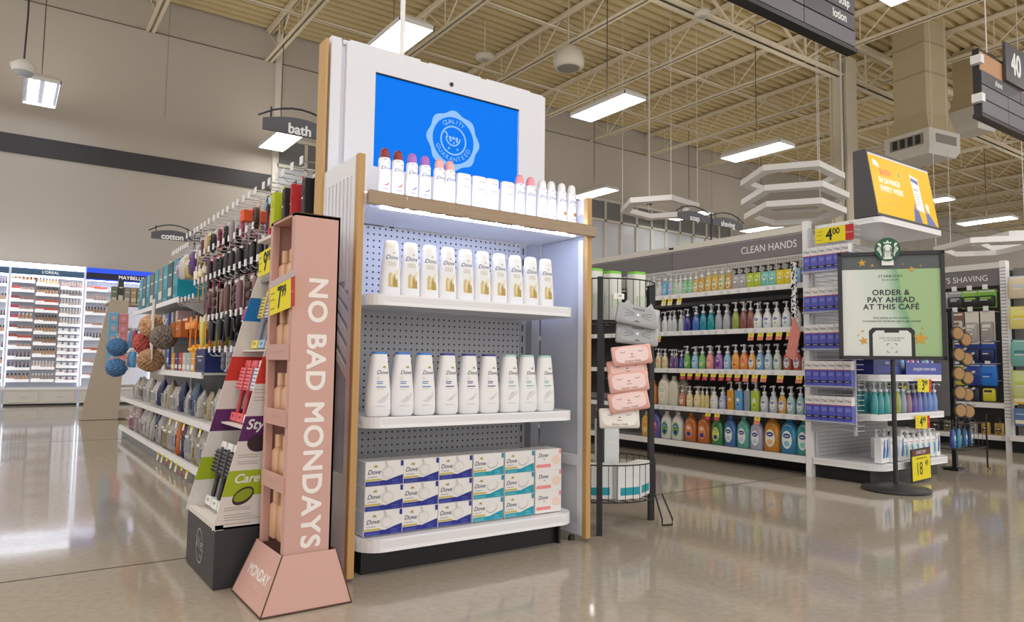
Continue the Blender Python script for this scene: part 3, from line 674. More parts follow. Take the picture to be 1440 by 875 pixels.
def mk_wash(capc, tx, wave):
    def mk():
        o = root('body_wash_bottle'); secs = [(0, .036, .022, 3), (.008, .0425, .027, 3), (.035, .0435, .0275, 3), (.09, .0415, .0265, 3), (.16, .033, .0235, 3), (.205, .0285, .021, 3)]
        b = MB(); b.loft(secs, BOT, 28); b.build('bottle_body', o, False)
        b = MB(); b.loft([(.205, .0278, .0202, 3), (.213, .0275, .020, 3)], BOT, 28); b.loft([(.2131, .0272, .0198, 3), (.2195, .0268, .0195, 3), (.221, .025, .018, 3)], mat(capc, .4), 28); b.build('cap', o, False)
        P = fy_sec(secs); b = MB(); b.text('Dove', (.003, .150), .0195, mat('#23263a', .5), .3, proj=P); bird(b, .010, .168, .008, P)
        b.poly([(-.012 + .006 * math.cos(2 * PI * k / 10), .130 + .005 * math.sin(2 * PI * k / 10)) for k in range(10)], mat('#d5cdc6', .6), P); b.poly([(-.012 + .0042 * math.cos(2 * PI * k / 10), .130 + .0034 * math.sin(2 * PI * k / 10)) for k in range(10)], BOT, lambda x, z: (x, P(x, z)[1] - .0004, z))
        label_text(b, P, -.001, .117, .034, .0028, mat(tx, .6), 2, 4); b.patch(-.019, .016, .099, .1025, mat(tx, .5), P, 5, 1); label_text(b, P, -.004, .092, .026, .0015, mat('#d2cbb0', .6), 1, 2)
        sw = mat('#dfdee2', .5); sw2 = mat('#cdcbd1', .5)
        if wave == 0: b.poly([(-.02, .05), (.0, .052), (.018, .066), (.026, .084), (.028, .07), (.016, .052), (.0, .045)], sw, P); b.poly([(-.012, .056), (.004, .06), (.014, .072), (.01, .062)], sw2, P)
        elif wave == 1:
            for q in range(3): b.poly([(-.02 + q * .006, .048 + q * .003), (.0 + q * .006, .056 + q * .006), (.026, .072 + q * .003), (.004 + q * .004, .05 + q * .004)], sw2 if q % 2 else sw, P)
        else: b.poly([(-.022, .05), (-.014, .045), (.0, .055), (.024, .072), (.026, .08), (.004, .072), (-.012, .06)], sw, P); b.poly([(-.02, .055), (-.005, .076), (.02, .082), (-.002, .07)], sw2, P)
        label_text(b, P, 0, .036, .04, .0012, mat('#cfcdd2', .6), 2, 8)
        b.build('label', o, False); return o
    return mk
wx = [1.066, 1.155, 1.242, 1.338, 1.43, 1.52, 1.616, 1.702, 1.79]
wk = [('#3f7fd0', '#5a8cc8', 0, 'blue capped'), ('#3d3a92', '#4f4a90', 1, 'indigo capped'), ('#a9d5cf', '#7fb6c0', 2, 'mint capped')]
for k, x in enumerate(wx):
    c = wk[k // 3]
    put(('wash', k // 3), mk_wash(*c[:3]), (x, 2.305, .536), f'{c[3]} white body wash bottle, {("left","middle","right")[k % 3]} one of its three on the middle shelf', 'body wash', 'body wash bottles on the middle display shelf')
def mk_soap(kind, w):
    h, d = .0835, .095; c1 = {'b': '#232a8c', 't': '#1397ad', 'p': '#ec8f92'}[kind]
    def mk():
        o = root('soap_box'); b = MB(); b.box(-w / 2, w / 2, 0, d, 0, h, mat('#e9e7e6', .35)); b.box(-w / 2 - .0003, -w / 2 + .001, .004, d - .004, .004, h - .004, mat('#d7d5da', .3)); b.build('carton', o, False)
        b = MB(); P = fy_flat(0); P2 = fy_flat(-.0005); cm = mat(c1, .45); hw = w / 2 - .001
        bar, bar2 = mat('#d9d6d4', .6), mat('#c9c5c3', .6)
        if kind == 'b':
            b.poly([(-hw, .001), (hw, .001), (hw, .034), (.045, .028), (.03, .02), (.012, .016), (-.005, .019), (-.03, .016), (-hw, .017)], cm, P)
            b.poly([(.0 + .024 * math.cos(2 * PI * k / 14) + .012, .044 + .022 * math.sin(2 * PI * k / 14)) for k in range(14)], bar, P); b.poly([(.014 + .018 * math.cos(2 * PI * k / 14), .043 + .017 * math.sin(2 * PI * k / 14)) for k in range(14)], mat('#e6e3e1', .6), P2)
            b.poly([(.0, .082), (.008, .082), (.014, .06), (.006, .06)], bar2, P2)
        elif kind == 't':
            b.poly([(-hw, .001), (hw, .001), (hw, .034), (.05, .03), (.03, .02), (.0, .014), (-.03, .016), (-hw, .016)], cm, P)
            b.poly([(.018 + .026 * math.cos(2 * PI * k / 14), .046 + .02 * math.sin(2 * PI * k / 14) + .004 * math.cos(2 * PI * k / 14)) for k in range(14)], bar2, P); b.poly([(.017 + .023 * math.cos(2 * PI * k / 14), .049 + .017 * math.sin(2 * PI * k / 14) + .004 * math.cos(2 * PI * k / 14)) for k in range(14)], mat('#e8e6e4', .6), P2)
        else:
            b.patch(-hw + .004, .012, .012, .025, cm, P, 2, 1)
            b.poly([(.04 + .024 * math.cos(2 * PI * k / 14), .04 + .018 * math.sin(2 * PI * k / 14)) for k in range(14) if .04 + .024 * math.cos(2 * PI * k / 14) <= hw], mat('#efd3c6', .6), P)
        if kind != 'p': b.patch(-hw, -.012, .019, .025, mat('#c9b655', .45), P2, 2, 1); label_text(b, P2, -.04, .009, .05, .0022, mat('#5a66b8' if kind == 'b' else '#6fc3cf', .6), 2, 2); label_text(b, P2, .045, .013, .034, .004, mat('#4a55ad' if kind == 'b' else '#5bbccb', .6), 2, 3); label_text(b, P2, -.045, .031, .035, .002, mat('#9a96a8', .6), 1, 2)
        b.patch(hw - .010, hw, .064, .082, cm, P2, 2, 1)
        xt = -.040 if kind != 'p' else -.028
        b.text('Dove', (xt, .048 if kind != 'p' else .060), .022, mat('#242a55', .5), .3, proj=P2); bird(b, xt + .006, .066 if kind != 'p' else .044, .009 if kind != 'p' else .005, P2)
        b.build('print', o, False); return o
    return mk
sx_ = [(1.102, 'b', .143), (1.246, 'b', .1415), (1.389, 'b', .141), (1.533, 't', .137), (1.681, 't', .139), (1.823, 'p', .131)]
cn = ['leftmost blue column', 'second blue column', 'third blue column', 'left teal column', 'right teal column', 'pink column']
for c, (x, kd, w) in enumerate(sx_):
    for r in range(3):
        jx = random.uniform(-.0015, .0015)
        put(('soap', kd, w), mk_soap(kd, w), (x + jx, 2.312 + random.uniform(0, .003), .1285 + r * .0838), f'soap bar carton, {("bottom","middle","top")[r]} of the {cn[c]} on the lowest display shelf', 'soap box', 'soap cartons stacked on the lowest display shelf')
# ---------------------------------------------------------------- pink cardboard tower
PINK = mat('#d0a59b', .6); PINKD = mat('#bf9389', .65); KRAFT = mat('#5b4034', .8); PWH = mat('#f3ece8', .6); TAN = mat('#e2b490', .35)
t = thing('cardboard_tower', 'tall pink cardboard display tower with white lettering NO BAD MONDAYS', 'display stand', (.76, 2.24, 0))
cx0, cx1, cy0, cy1, cz0, cz1 = .700, .842, 2.13, 2.372, .15, 1.168
b = MB(); B0 = [(.626, 2.083), (.894, 2.083), (.894, 2.39), (.626, 2.39)]; T0 = [(.694, 2.124), (.858, 2.124), (.858, 2.378), (.694, 2.378)]
b.add([(x, y, .004) for x, y in B0] + [(x, y, .155) for x, y in T0], [(0, 1, 5, 4), (1, 2, 6, 5), (2, 3, 7, 6), (3, 0, 4, 7), (3, 2, 1, 0)], PINK)
for (a, c) in ((0, 0), (1, 1), (3, 3)): b.tube([(B0[a][0], B0[a][1], .004), (T0[c][0], T0[c][1], .155)], .0022, KRAFT, 5)
for i in range(4): j = (i + 1) % 4; b.tube([(B0[i][0], B0[i][1], .003), (B0[j][0], B0[j][1], .003)], .003, KRAFT, 5)
base = b.build('base', t)
# logo on the sloping face that looks to the aisle
nx = Vector((T0[0][0] - B0[0][0], 0, .151)).normalized()
Mb = Matrix(((0, nx.x, -nx.z, 0), (-1, nx.y, 0, 0), (0, nx.z, nx.x, 0), (0, 0, 0, 1)))
def onbase(y, q): p = Vector((B0[0][0], y, .004)) + nx * q; return Matrix.Translation(p + Vector((-nx.z, 0, nx.x)) * .0008) @ Mb
b = MB(); b.text('MONDAY', onbase(2.235, .085), .044, PWH, sx=1.0, bold=.03); b.text('HAIRCARE', onbase(2.222, .04), .016, mat('#e6c5ba', .6), spacing=1.3); b.text('salon quality', onbase(2.24, .142), .013, mat('#e6c5ba', .6)); b.build('lettering', base)
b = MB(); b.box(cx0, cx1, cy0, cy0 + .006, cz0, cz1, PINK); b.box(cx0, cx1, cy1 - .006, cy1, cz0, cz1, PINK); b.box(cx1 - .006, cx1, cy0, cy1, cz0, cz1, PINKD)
b.box(cx0, cx1, cy0, cy1, cz1 - .007, cz1, PINK); b.box(cx0, cx0 + .022, cy0 + .006, cy0 + .03, cz0, cz1, PINK); b.box(cx0, cx0 + .022, cy1 - .024, cy1 - .006, cz0, cz1, PINK)
b.box(cx0 - .0005, cx1 + .0005, cy0 - .0005, cy1, cz1, cz1 + .003, KRAFT)
col_ = b.build('column', t)
b = MB(); b.text('NO BAD MONDAYS', FR((cx0 + cx1) / 2 + .004, cy0 - .0008, .572, -PI / 2), .082, PWH, sx=1.03, spacing=1.09, bold=.03); b.build('lettering', col_)
shz = (.165, .335, .53, .73, .925)
for z in shz[1:]:
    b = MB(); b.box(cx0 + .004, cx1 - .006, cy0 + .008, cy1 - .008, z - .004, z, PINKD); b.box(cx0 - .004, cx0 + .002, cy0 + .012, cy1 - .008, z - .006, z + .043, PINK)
    b.text('MONDAY HAIRCARE', LE(cx0 - .0048, (cy0 + cy1) / 2, z + .02), .012, mat('#e3bdb2', .6)); b.build('shelf', t)
def mk_pinkbottle():
    o = root('hair_care_bottle'); b = MB(); b.loft([(0, .026, .02, 4), (.003, .028, .022, 4), (.100, .028, .022, 4), (.106, .024, .018, 3), (.112, .014, .014, 2)], TAN, 20); b.build('bottle_body', o, False)
    b = MB(); b.loft([(.112, .0165, .0165, 3), (.150, .0165, .0165, 3), (.152, .015, .015, 3)], TAN, 16); b.build('cap', o, False); return o
for r, z in enumerate(shz):
    for k, y in enumerate((2.325, 2.262, 2.200)):
        put('pinkb', mk_pinkbottle, (.742 + (.004 if k == 1 else 0), y, z + .0005), f'peach hair care bottle, {("far","middle","near")[k]} one on the {("lowest","second lowest","middle","second highest","top")[r]} tier of the pink tower', 'bottle', 'peach bottles in the pink tower', rz=LEFTROT + random.uniform(-.05, .05))
def price_sheet(M, w, h, big, cents, name, label, parent=None, red=None, small=None, cat='price sign'):
    """yellow price card: number, raised cents, red side band"""
    b = MB(); b.box(-w / 2, w / 2, -h / 2, h / 2, -.002, 0, YEL, M)
    if red: b.box(w / 2 - red, w / 2, -h / 2, h / 2, -.0019, .0004, RED, M); b.text('Closeout' if red > .05 else 'SAVE', M @ Matrix.Translation((w / 2 - red / 2, 0, .0012)), red * .24, WHITE)
    c = -(red or 0) / 2
    wd = (w - (red or 0)); b.text(big, M @ Matrix.Translation((c - wd * .02 - .02 * h * len(big), -.02 * h, .001)), h * 1.08, INK, sx=.85, align='CENTER', bold=.02); b.text(cents, M @ Matrix.Translation((c + wd * .02 + h * (.17 + .2 * len(big)), h * .17, .001)), h * .56, INK, sx=.9, align='LEFT' if False else 'CENTER', bold=.02)
    for q in (.25, .02, -.3): b.box(-w * .46, -w * .3, h * q, h * (q + .03), 0, .001, mat('#8b8420', .6), M)
    return b
b = price_sheet(LE(.690, 2.205, .917, .08), .235, .088, '7', '99', '', '', red=.03)
b.box(-.123, .123, .045, .066, -.001, .0, mat('#c9b6bc', .15), LE(.690, 2.205, .917, .08))
single(b, 'price_sign', 'yellow 7.99 price card in a clear sleeve clipped to the pink tower', 'price sign', loc=(.69, 2.205, .917))

# ---------------------------------------------------------------- brush floor stand
t = thing('brush_stand', 'white floor stand of hair brushes on a dark base beside the pink tower', 'display stand', (.75, 2.62, 0))
CARD = mat('#e2dcd8', .55); DKB = mat('#35353a', .45)
b = MB(); b.rbox(.575, .93, 2.42, 2.82, .003, .186, DKB, .002); bs = b.build('base', t)
b = MB(); LG_ = mat('#a8a6a8', .5); vs = []
for k in range(40): a = 2 * PI * k / 40; vs.append((.048 * math.cos(a), .058 * math.sin(a)))
Ml = LE(.5742, 2.62, .098)
b.add([(x, y, 0) for x, y in vs] + [(x * .9, y * .9, 0) for x, y in vs], [(k, (k + 1) % 40, 40 + (k + 1) % 40, 40 + k) for k in range(40)], LG_, Ml); b.text('Wet', Ml @ Matrix.Translation((0, .006, .0004)), .06, LG_, .2); b.text('brush', Ml @ Matrix.Translation((.02, -.03, .0004)), .02, LG_, .2); b.build('emblem', bs)
PUR = mat('#5d2463', .5); LIME = mat('#a4b81e', .5); RD = mat('#d23a2c', .5); BLU = mat('#1577c0', .5)
def xf(z, y): return (.567 + .168 * (z - .186) / .67 if z < .9 else .745 + .12 * (z - .9) / .4)
def xb(z): return .93
bands = [(.186, .287, CARD), (.287, .367, LIME), (.367, .46, CARD), (.46, .54, PUR), (.54, .645, CARD), (.645, .735, RD), (.735, .87, CARD), (.87, .96, BLU), (.96, 1.185, CARD)]
def side(y0, y1, name, marks=False):
    b = MB()
    for za, zb, m in bands:
        M = FR(0, y0, 0); b.prism([(xf(za, 0), za), (xb(za), za), (xb(zb), zb), (xf(zb, 0), zb)], y1 - y0, m, M)
    p = b.build(name, t)
    if marks:
        b = MB(); sc_ = mat('#f2f0ee', .6); P = fy_flat(y0)
        b.text('Care', FR(.665, y0 - .0008, .34), .04, sc_, .35, bold=.02); b.text('Style', FR(.70, y0 - .0008, .512), .045, sc_, .35, bold=.02)
        dk = mat('#3b2530', .5); br = mat('#8ea021', .5)
        b.poly([(.657 + .034 * math.cos(2 * PI * k / 20), .286 + .026 * math.sin(2 * PI * k / 20) + .012 * math.cos(2 * PI * k / 20)) for k in range(20)], dk, P); b.poly([(.657 + .029 * math.cos(2 * PI * k / 20), .288 + .018 * math.sin(2 * PI * k / 20) + .01 * math.cos(2 * PI * k / 20)) for k in range(20)], br, fy_flat(y0 - .0006))
        b.poly([(.697 + .034 * math.cos(2 * PI * k / 20), .452 + .028 * math.sin(2 * PI * k / 20)) for k in range(20)], dk, P)
        for z in (.25, .243, .228, .22, .212, .2): b.patch(.60, .70 + .02 * math.sin(z * 900), z, z + .002, mat('#a9a29e', .6), P, 2, 1)
        for z in (.415, .408, .394, .387): b.patch(.635, .70, z, z + .002, mat('#a9a29e', .6), P, 2, 1)
        for z in (.625, .615, .60, .59): b.patch(.68, .73, z, z + .002, mat('#a9a29e', .6), P, 2, 1)
        b.build('print', p)
    return p
side(2.42, 2.426, 'side_panel', True); side(2.814, 2.82, 'side_panel')
b = MB(); b.box(.90, .93, 2.426, 2.814, .186, 1.18, CARD); b.build('back_panel', t)
b = MB(); b.box(.575, .60, 2.42, 2.82, .182, .20, CARD); b.box(.6, .93, 2.42, 2.82, .186, .192, CARD); b.build('tray', t)
for z in (.495, .76): b = MB(); b.box(xf(z, 0) + .03, .92, 2.426, 2.814, z - .006, z, CARD); b.build('shelf', t)
b = MB(); b.box(.78, .93, 2.427, 2.813, 1.172, 1.184, CARD); b.box(.80, .9, 2.427, 2.813, 1.02, 1.03, mat('#8d8a8c', .5)); b.build('topper', t)
bcol = [('black patterned', '#2c2c30', '#5a595e'), ('coral', '#b8323e', '#ef7f86'), ('pale blue', '#7f86b0', '#e9ebf4'), ('yellow', '#8b8fa6', '#e7d25e')]
def mk_brush(c1, c2, card):
    def mk():
        o = root('hair_brush'); m1 = mat(c1, .35); m2 = mat(card, .5)
        b = MB(); b.loft([(.02, .010, .006, 2), (.04, .012, .008, 2), (.08, .011, .008, 2), (.10, .012, .009, 2), (.115, .030, .012, 2.4), (.15, .034, .013, 2.4), (.19, .032, .012, 2.4), (.205, .02, .01, 2)], m1, 14); b.build('handle', o, False)
        b = MB(); b.box(-.031, .031, -.018, -.012, .115, .195, mat(c2, .6))
        for i in range(4):
            for j in range(6): b.tube([(-.022 + i * .0147, -.018, .12 + j * .013), (-.022 + i * .0147, -.026, .12 + j * .013)], .0016, m1, 4)
        b.build('bristle_pad', o, False)
        b = MB(); b.box(-.036, .036, -.013, .008, 0, .03, m2); b.box(-.034, .034, -.006, .01, .2, .225, m2); b.text('WET', FR(0, -.0135, .016), .014, INK); b.build('package_card', o, False); return o
    return mk
for r, (z, kinds_) in enumerate(((.205, [0, 0, 0, 0]), (.50, [1, 1, 2, 2]), (.765, [3, 2, 3, 2]))):
    for k, kd in enumerate(kinds_):
        y = 2.755 - k * .088; c = bcol[kd]; x = xf(z, 0) + .065
        card = {0: '#efefef', 1: '#f06a74', 2: '#f2f2f4', 3: '#f0de5a'}[kd] if r < 2 else ('#efdf62', '#9fc3ea', '#f0a878', '#a9c7ee')[k]
        put(('brush', kd, card), mk_brush(c[1], c[2], card), (x, y, z), f'{c[0]} packaged hair brush, {("far","second","third","near")[k]} one on the {("lower","middle","upper")[r]} tier of the brush stand', 'hair brush', 'hair brushes in the brush stand', rz=LEFTROT, tilt=(-.2, 0))
b = price_sheet(LE(.742, 2.565, 1.07, .06), .165, .088, '9', '99', '', '')
single(b, 'price_sign', 'yellow 9.99 price card at the top of the brush stand', 'price sign', loc=(.742, 2.565, 1.07))

# ---------------------------------------------------------------- left aisle gondola
SHW = mat('#d9d8da', .4); t = GL = thing('gondola_shelf', 'long grey and white aisle shelf of hooks and bath goods running left', 'store shelf', (1.3, 5.2, 0))
b = MB(); b.box(1.29, 1.31, 2.72, 7.7, .1, 1.66, pegboard('#6f6f73', (1, 2))); b.build('back_panel', t)
b = MB(); b.box(.955, 1.3, 2.72, 7.7, .0, .065, mat('#77787c', .4)); b.build('kick_plate', t, bevel=.002)
b = MB(); b.box(.95, 1.3, 2.72, 7.7, .065, .08, SHW); b.box(.928, .952, 2.72, 7.7, .068, .105, WHITE); b.build('base_deck', t)
for (x0, ya, yb, z) in ((.93, 2.9, 7.65, .37), (.93, 4.35, 5.75, .648), (1.0, 5.5, 7.65, 1.165), (1.0, 5.9, 7.65, .68), (1.02, 5.7, 7.65, .93)):
    b = MB(); b.box(x0, 1.29, ya, yb, z - .012, z, SHW); b.box(x0 - .006, x0 + .006, ya, yb, z - .033, z + .002, WHITE); b.build('shelf', t)
for y in (2.74, 3.95, 5.2, 6.4, 7.6): b = MB(); b.box(1.278, 1.30, y - .015, y + .015, .08, 1.68, SHW); b.build('upright', t)
b = MB(); b.add([(.99, 5.52, 1.13), (1.29, 5.52, 1.13), (1.29, 5.52, .99), (.99, 5.53, 1.13), (1.29, 5.53, 1.13), (1.29, 5.53, .99)], [(0, 1, 2), (3, 5, 4), (0, 3, 4, 1), (1, 4, 5, 2), (2, 5, 3, 0)], SHW); b.build('bracket', t)
HK = mat('#dfdfe6', .35); HP = mat('#f0f0f4', .4)
def hook(y, z, L=.33, x=1.29):
    b = MB(); xe = x - L
    b.tube([(x, y, z), (xe + .02, y, z), (xe + .004, y, z + .012)], .0027, HK, 5); b.tube([(x, y, z + .038), (xe + .006, y, z + .034), (xe + .006, y, z + .024)], .0024, HK, 5)
    b.box(xe - .002, xe + .002, y - .017, y + .017, z + .018, z + .052, HP); b.build('peg_hook', GL)
hooks = []
for k in range(22): hooks.append((2.86 + k * .105 + random.uniform(-.02, .02), 1.50, .34))
for k in range(8): hooks.append((5.25 + k * .075, 1.47, .30))
for k in range(12): hooks.append((3.55 + k * .115, 1.34, .33))
for k in range(14): hooks.append((3.45 + k * .105, 1.17, .33))
for k in range(12): hooks.append((3.5 + k * .1, .93, .33))
for k in range(8): hooks.append((3.7 + k * .12, .745, .34))
for k in range(6): hooks.append((4.85 + k * .09, 1.27, .3)); 
for k in range(5): hooks.append((5.0 + k * .12, 1.10, .3))
for h in hooks[:92]: hook(*h)
# hanging goods: card with a moulded pack, hung on the hook rows
def mk_card(c_card, c_item, shape, w, h):
    def mk():
        o = root({'tail': 'hair_extension', 'band': 'hair_band_card', 'comb': 'comb', 'box': 'hanging_carton', 'mitt': 'bath_mitt', 'brush': 'bath_brush', 'clip': 'hair_clip_card', 'bag': 'hanging_bag', 'razor': 'razor_pack', 'blister': 'blister_pack', 'pouch': 'hanging_pouch'}[shape])
        m, mi = mat(c_card, .5), mat(c_item, .45)
        if shape == 'comb':
            b = MB(); b.loft([(-h, .008, .005), (-h * .5, .012, .006), (-h * .4, .022, .007), (-.02, .024, .007), (0, .012, .005)], mi, 12); b.build('handle', o, False)
            b = MB()
            for k in range(8): b.tube([(-.016 + .0045 * k, -.006, -.03), (-.016 + .0045 * k, -.012, -h * .38)], .0014, m, 4)
            b.build('bristle_pad', o, False); return o
        if shape == 'brush':
            b = MB(); b.loft([(-h, .012, .006), (-h * .6, .010, .006), (-h * .45, .028, .008), (-h * .2, .032, .009), (-.02, .02, .008), (0, .008, .004)], mi, 14); b.build('handle', o, False)
            b = MB(); b.loft([(-h * .42, .024, .022, 2, 0, -.012), (-h * .2, .028, .024, 2, 0, -.012), (-.05, .018, .02, 2, 0, -.012)], m, 14); b.build('bristle_pad', o, False); return o
        b = MB(); b.rbox(-w / 2, w / 2, -.001, .002, -h, 0, m, .0008); b.build('backing_card', o, False)
        b = MB()
        if shape in ('tail', 'mitt'): b.loft([(-h * .97, w * .25, .010, 2.5), (-h * .6, w * .40, .016, 2.5), (-h * .25, w * .38, .014, 2.5), (-h * .12, w * .2, .008, 2.5)], mi, 14, Matrix.Translation((0, -.012, 0)))
        elif shape == 'band':
            for k in range(3):
                pts = [(w * .36 * math.cos(2 * PI * q / 16), -.006 - .006 * k, -h * .55 + h * .33 * math.sin(2 * PI * q / 16)) for q in range(16)]; b.tube(pts, .008, mi, 6, closed=True)
        elif shape == 'clip':
            for k in range(3): b.loft([(-.02, w * .12, .008, 2.5), (0, w * .34, .012, 2.5), (.02, w * .12, .008, 2.5)], mi, 12, Matrix.Translation((0, -.012, -h * (.3 + .24 * k))))
        elif shape == 'box': b.rbox(-w * .48, w * .48, -.045, -.001, -h, -h * .18, mi, .002)
        elif shape in ('bag', 'pouch'): b.loft([(-h, w * .44, .006, 3), (-h * .9, w * .49, .020, 3), (-h * .5, w * .5, .026, 3), (-h * .2, w * .48, .018, 3), (-h * .1, w * .46, .004, 3)], mi, 18, Matrix.Translation((0, -.014, 0)))
        else: b.loft([(-h * .95, w * .4, .010, 4), (-h * .9, w * .44, .022, 4), (-h * .4, w * .44, .022, 4), (-h * .34, w * .36, .012, 4)], mi, 16, Matrix.Translation((0, -.014, 0)))
        b.build('pack', o, False)
        b = MB(); P = fy_flat(-.0022); b.patch(-w * .4, w * .4, -h * .13, -h * .05, mat('#e9e6e2', .5), P, 2, 1)
        if shape in ('pouch', 'bag', 'box', 'blister', 'razor'):
            q = fy_flat(-.046 if shape == 'box' else -.0405 if shape in ('bag', 'pouch') else -.0362); b.patch(-w * .28, w * .28, -h * .52, -h * .42, m, q, 2, 1); b.patch(-w * .28, w * .1, -h * .60, -h * .56, mat('#f0eeea', .5), q, 2, 1)
        b.build('print', o, False); return o
    return mk
def hang(key, mk, x, y, z, label, cat, group, tilt=0, sc=None): return put(key, mk, (x, y, z), label, cat, group, rz=LEFTROT + random.uniform(-.12, .12), tilt=(0, tilt), scale=sc)
def hang_row(specs, y0, dy, z, x, rowname, group, depth=1):
    n = len(specs)
    for k, (cname, cc, ci, shape, w, h) in enumerate(specs):
        nm = {'tail': 'hair piece card', 'band': 'hair elastics card', 'comb': 'comb', 'box': 'small carton', 'mitt': 'bath mitt', 'brush': 'bath brush', 'clip': 'hair clip card', 'bag': 'bag', 'pouch': 'pouch', 'blister': 'blister pack', 'razor': 'razor pack'}[shape]
        for dq in range(depth): hang(('c', cc, ci, shape, w, h), mk_card(cc, ci, shape, w, h), x + random.uniform(-.01, .01) + dq * .072, y0 + dy * k + random.uniform(-.012, .012), z, f'{cname} {nm}, {ORD[k]} from near end, {rowname}', 'hair accessory', group)
top = [('black', '#26262a', '#1b1b1f', 'box', .05, .20), ('red', '#d0232b', '#c2202a', 'box', .025, .21), ('black', '#26262a', '#1b1b1f', 'box', .05, .20), ('lime green', '#c9d422', '#c3cf1e', 'box', .075, .185), ('light blue', '#a9c7e6', '#2c2f36', 'brush', .05, .15), ('blue', '#8fb3dd', '#3a3d48', 'comb', .04, .15)]
hang_row(top, 2.80, .115, 1.49, .985, 'top hook row', 'packs on the top hook row')
row2 = [('hot pink', '#e0426e', '#e0426e', 'comb', .05, .22), ('brown', '#c7a590', '#5a3a30', 'band', .07, .14), ('orange', '#ee6a3b', '#ea5a2a', 'box', .06, .07), ('pink', '#eab9c6', '#b06a80', 'clip', .07, .14), ('grey', '#d8d3d6', '#9a9298', 'tail', .07, .14), ('black', '#d9c9d0', '#1d1c20', 'band', .08, .15), ('rose', '#e7a9bc', '#7c3048', 'clip', .07, .14), ('black', '#cfc9cc', '#222124', 'band', .08, .15), ('yellow', '#e2d98a', '#c9b18e', 'tail', .07, .13), ('maroon', '#dcc7cc', '#6b3040', 'clip', .07, .13)]
hang_row(row2, 3.40, .15, 1.49, .99, 'top hook row from pink comb', 'packs on the top hook row', depth=3)
row3 = [('black', '#b8b2b4', '#1c1b1e', 'tail', .06, .17), ('black', '#2a282c', '#1c1b1e', 'tail', .06, .17), ('black', '#a3496a', '#1c1b1e', 'tail', .06, .17), ('black', '#2a282c', '#201e22', 'tail', .06, .17), ('dark brown', '#c9c2c4', '#2b2224', 'tail', .06, .17), ('black', '#2a282c', '#1c1b1e', 'tail', .06, .17), ('black', '#2e2b30', '#1f1d21', 'band', .07, .16), ('black', '#d23a5e', '#17161a', 'mitt', .09, .19), ('black', '#d23a5e', '#17161a', 'mitt', .09, .19), ('brown', '#c9bca8', '#5e4632', 'brush', .05, .2), ('cream', '#d8cdb4', '#b8975c', 'brush', .05, .22), ('wooden', '#e2d7c0', '#a98550', 'brush', .05, .24)]
hang_row(row3, 3.5, .125, 1.33, 1.0, 'second hook row', 'packs on the second hook row', depth=3)
row4 = [('brown', '#cbb8b2', '#6d4c48', 'clip', .07, .2), ('rosy brown', '#d4c1bf', '#8a6264', 'tail', .07, .2), ('brown', '#b8a4a2', '#5b3d3b', 'clip', .07, .2), ('mauve', '#c9b3b6', '#7e5a62', 'tail', .07, .2), ('dark', '#8b7a7c', '#46343a', 'clip', .07, .2), ('brown', '#bda8a6', '#6a4a48', 'tail', .07, .2), ('dusky pink', '#d2bcbc', '#94706f', 'band', .08, .2), ('brown', '#a99594', '#553a3a', 'clip', .08, .2), ('dusky', '#c3aeb0', '#7b585e', 'band', .09, .19), ('brown', '#a28c8c', '#4f3636', 'tail', .09, .19)]
hang_row(row4, 3.45, .13, 1.16, 1.0, 'third hook row', 'packs on the third hook row', depth=3)
row5 = [('magenta', '#b8367c', '#a12c6c', 'bag', .09, .15), ('black', '#3a3a40', '#1e1e22', 'band', .08, .15), ('black', '#2b2b30', '#1b1b1f', 'tail', .08, .16), ('black', '#4a474e', '#222226', 'mitt', .09, .17), ('dark blue', '#32364a', '#1d2030', 'mitt', .09, .17), ('yellow gourd', '#e6d680', '#dfcb62', 'mitt', .09, .2), ('orange and cream', '#e38a3a', '#d97a2e', 'brush', .06, .2), ('orange', '#e59c54', '#e08636', 'brush', .06, .2), ('amber', '#d2873e', '#b9632a', 'box', .12, .13), ('amber', '#cf8440', '#b9632a', 'box', .12, .13)]
hang_row(row5, 3.62, .195, 1.0, .985, 'fourth hook row', 'packs on the fourth hook row', depth=3)
row6 = [('white', '#e2e0e4', '#b9b6be', 'bag', .09, .12), ('blue', '#3558a8', '#27468e', 'box', .09, .14), ('white', '#dcdae0', '#8a8790', 'clip', .08, .13), ('silver', '#cfced6', '#6f6d78', 'clip', .08, .13)]
hang_row(row6, 3.50, .19, .79, .98, 'lowest hook row', 'packs on the lowest hook row', depth=3)
far = [('purple and white', '#e4e1de', '#5b3a78', 'bag', .1, .17), ('yellow and white', '#e6e2d6', '#c8b850', 'bag', .1, .17), ('white', '#e3e0dc', '#c9c4c2', 'bag', .1, .17), ('lilac', '#d6cdda', '#9a86b0', 'bag', .1, .15)]
hang_row(far, 5.0, .15, 1.44, 1.0, 'far top hook row under the cotton sign', 'bags under the cotton sign', depth=3)
# boxes and bags on the shelves
def mk_box(c, c2, w, d, h, txt=None, name='carton'):
    def mk():
        o = root(name); b = MB(); b.rbox(-w / 2, w / 2, 0, d, 0, h, mat(c, .45), .002); b.build('carton_body', o, False)
        b = MB(); P = fy_flat(0); b.patch(-w * .4, w * .4, h * .12, h * .34, mat(c2, .5), P, 2, 1); b.patch(-w * .32, w * .32, h * .66, h * .70, mat('#f0eee8', .6), P, 2, 1)
        if txt: b.text(txt, FR(0, -.001, h * .52), h * .2, WHITE, sx=.9)
        b.build('print', o, False); return o
    return mk
put('navyb', mk_box('#1d2c66', '#16224f', .24, .2, .135, 'Preserve'), (.945, 4.50, .65), 'dark blue carton on the shelf below the orange sponges', 'carton', rz=LEFTROT)
tb = ['#1497ad', '#2a3a40', '#129ab2', '#77786f', '#1497ad', '#5a4a38', '#1899b0', '#33464c', '#1497ad']
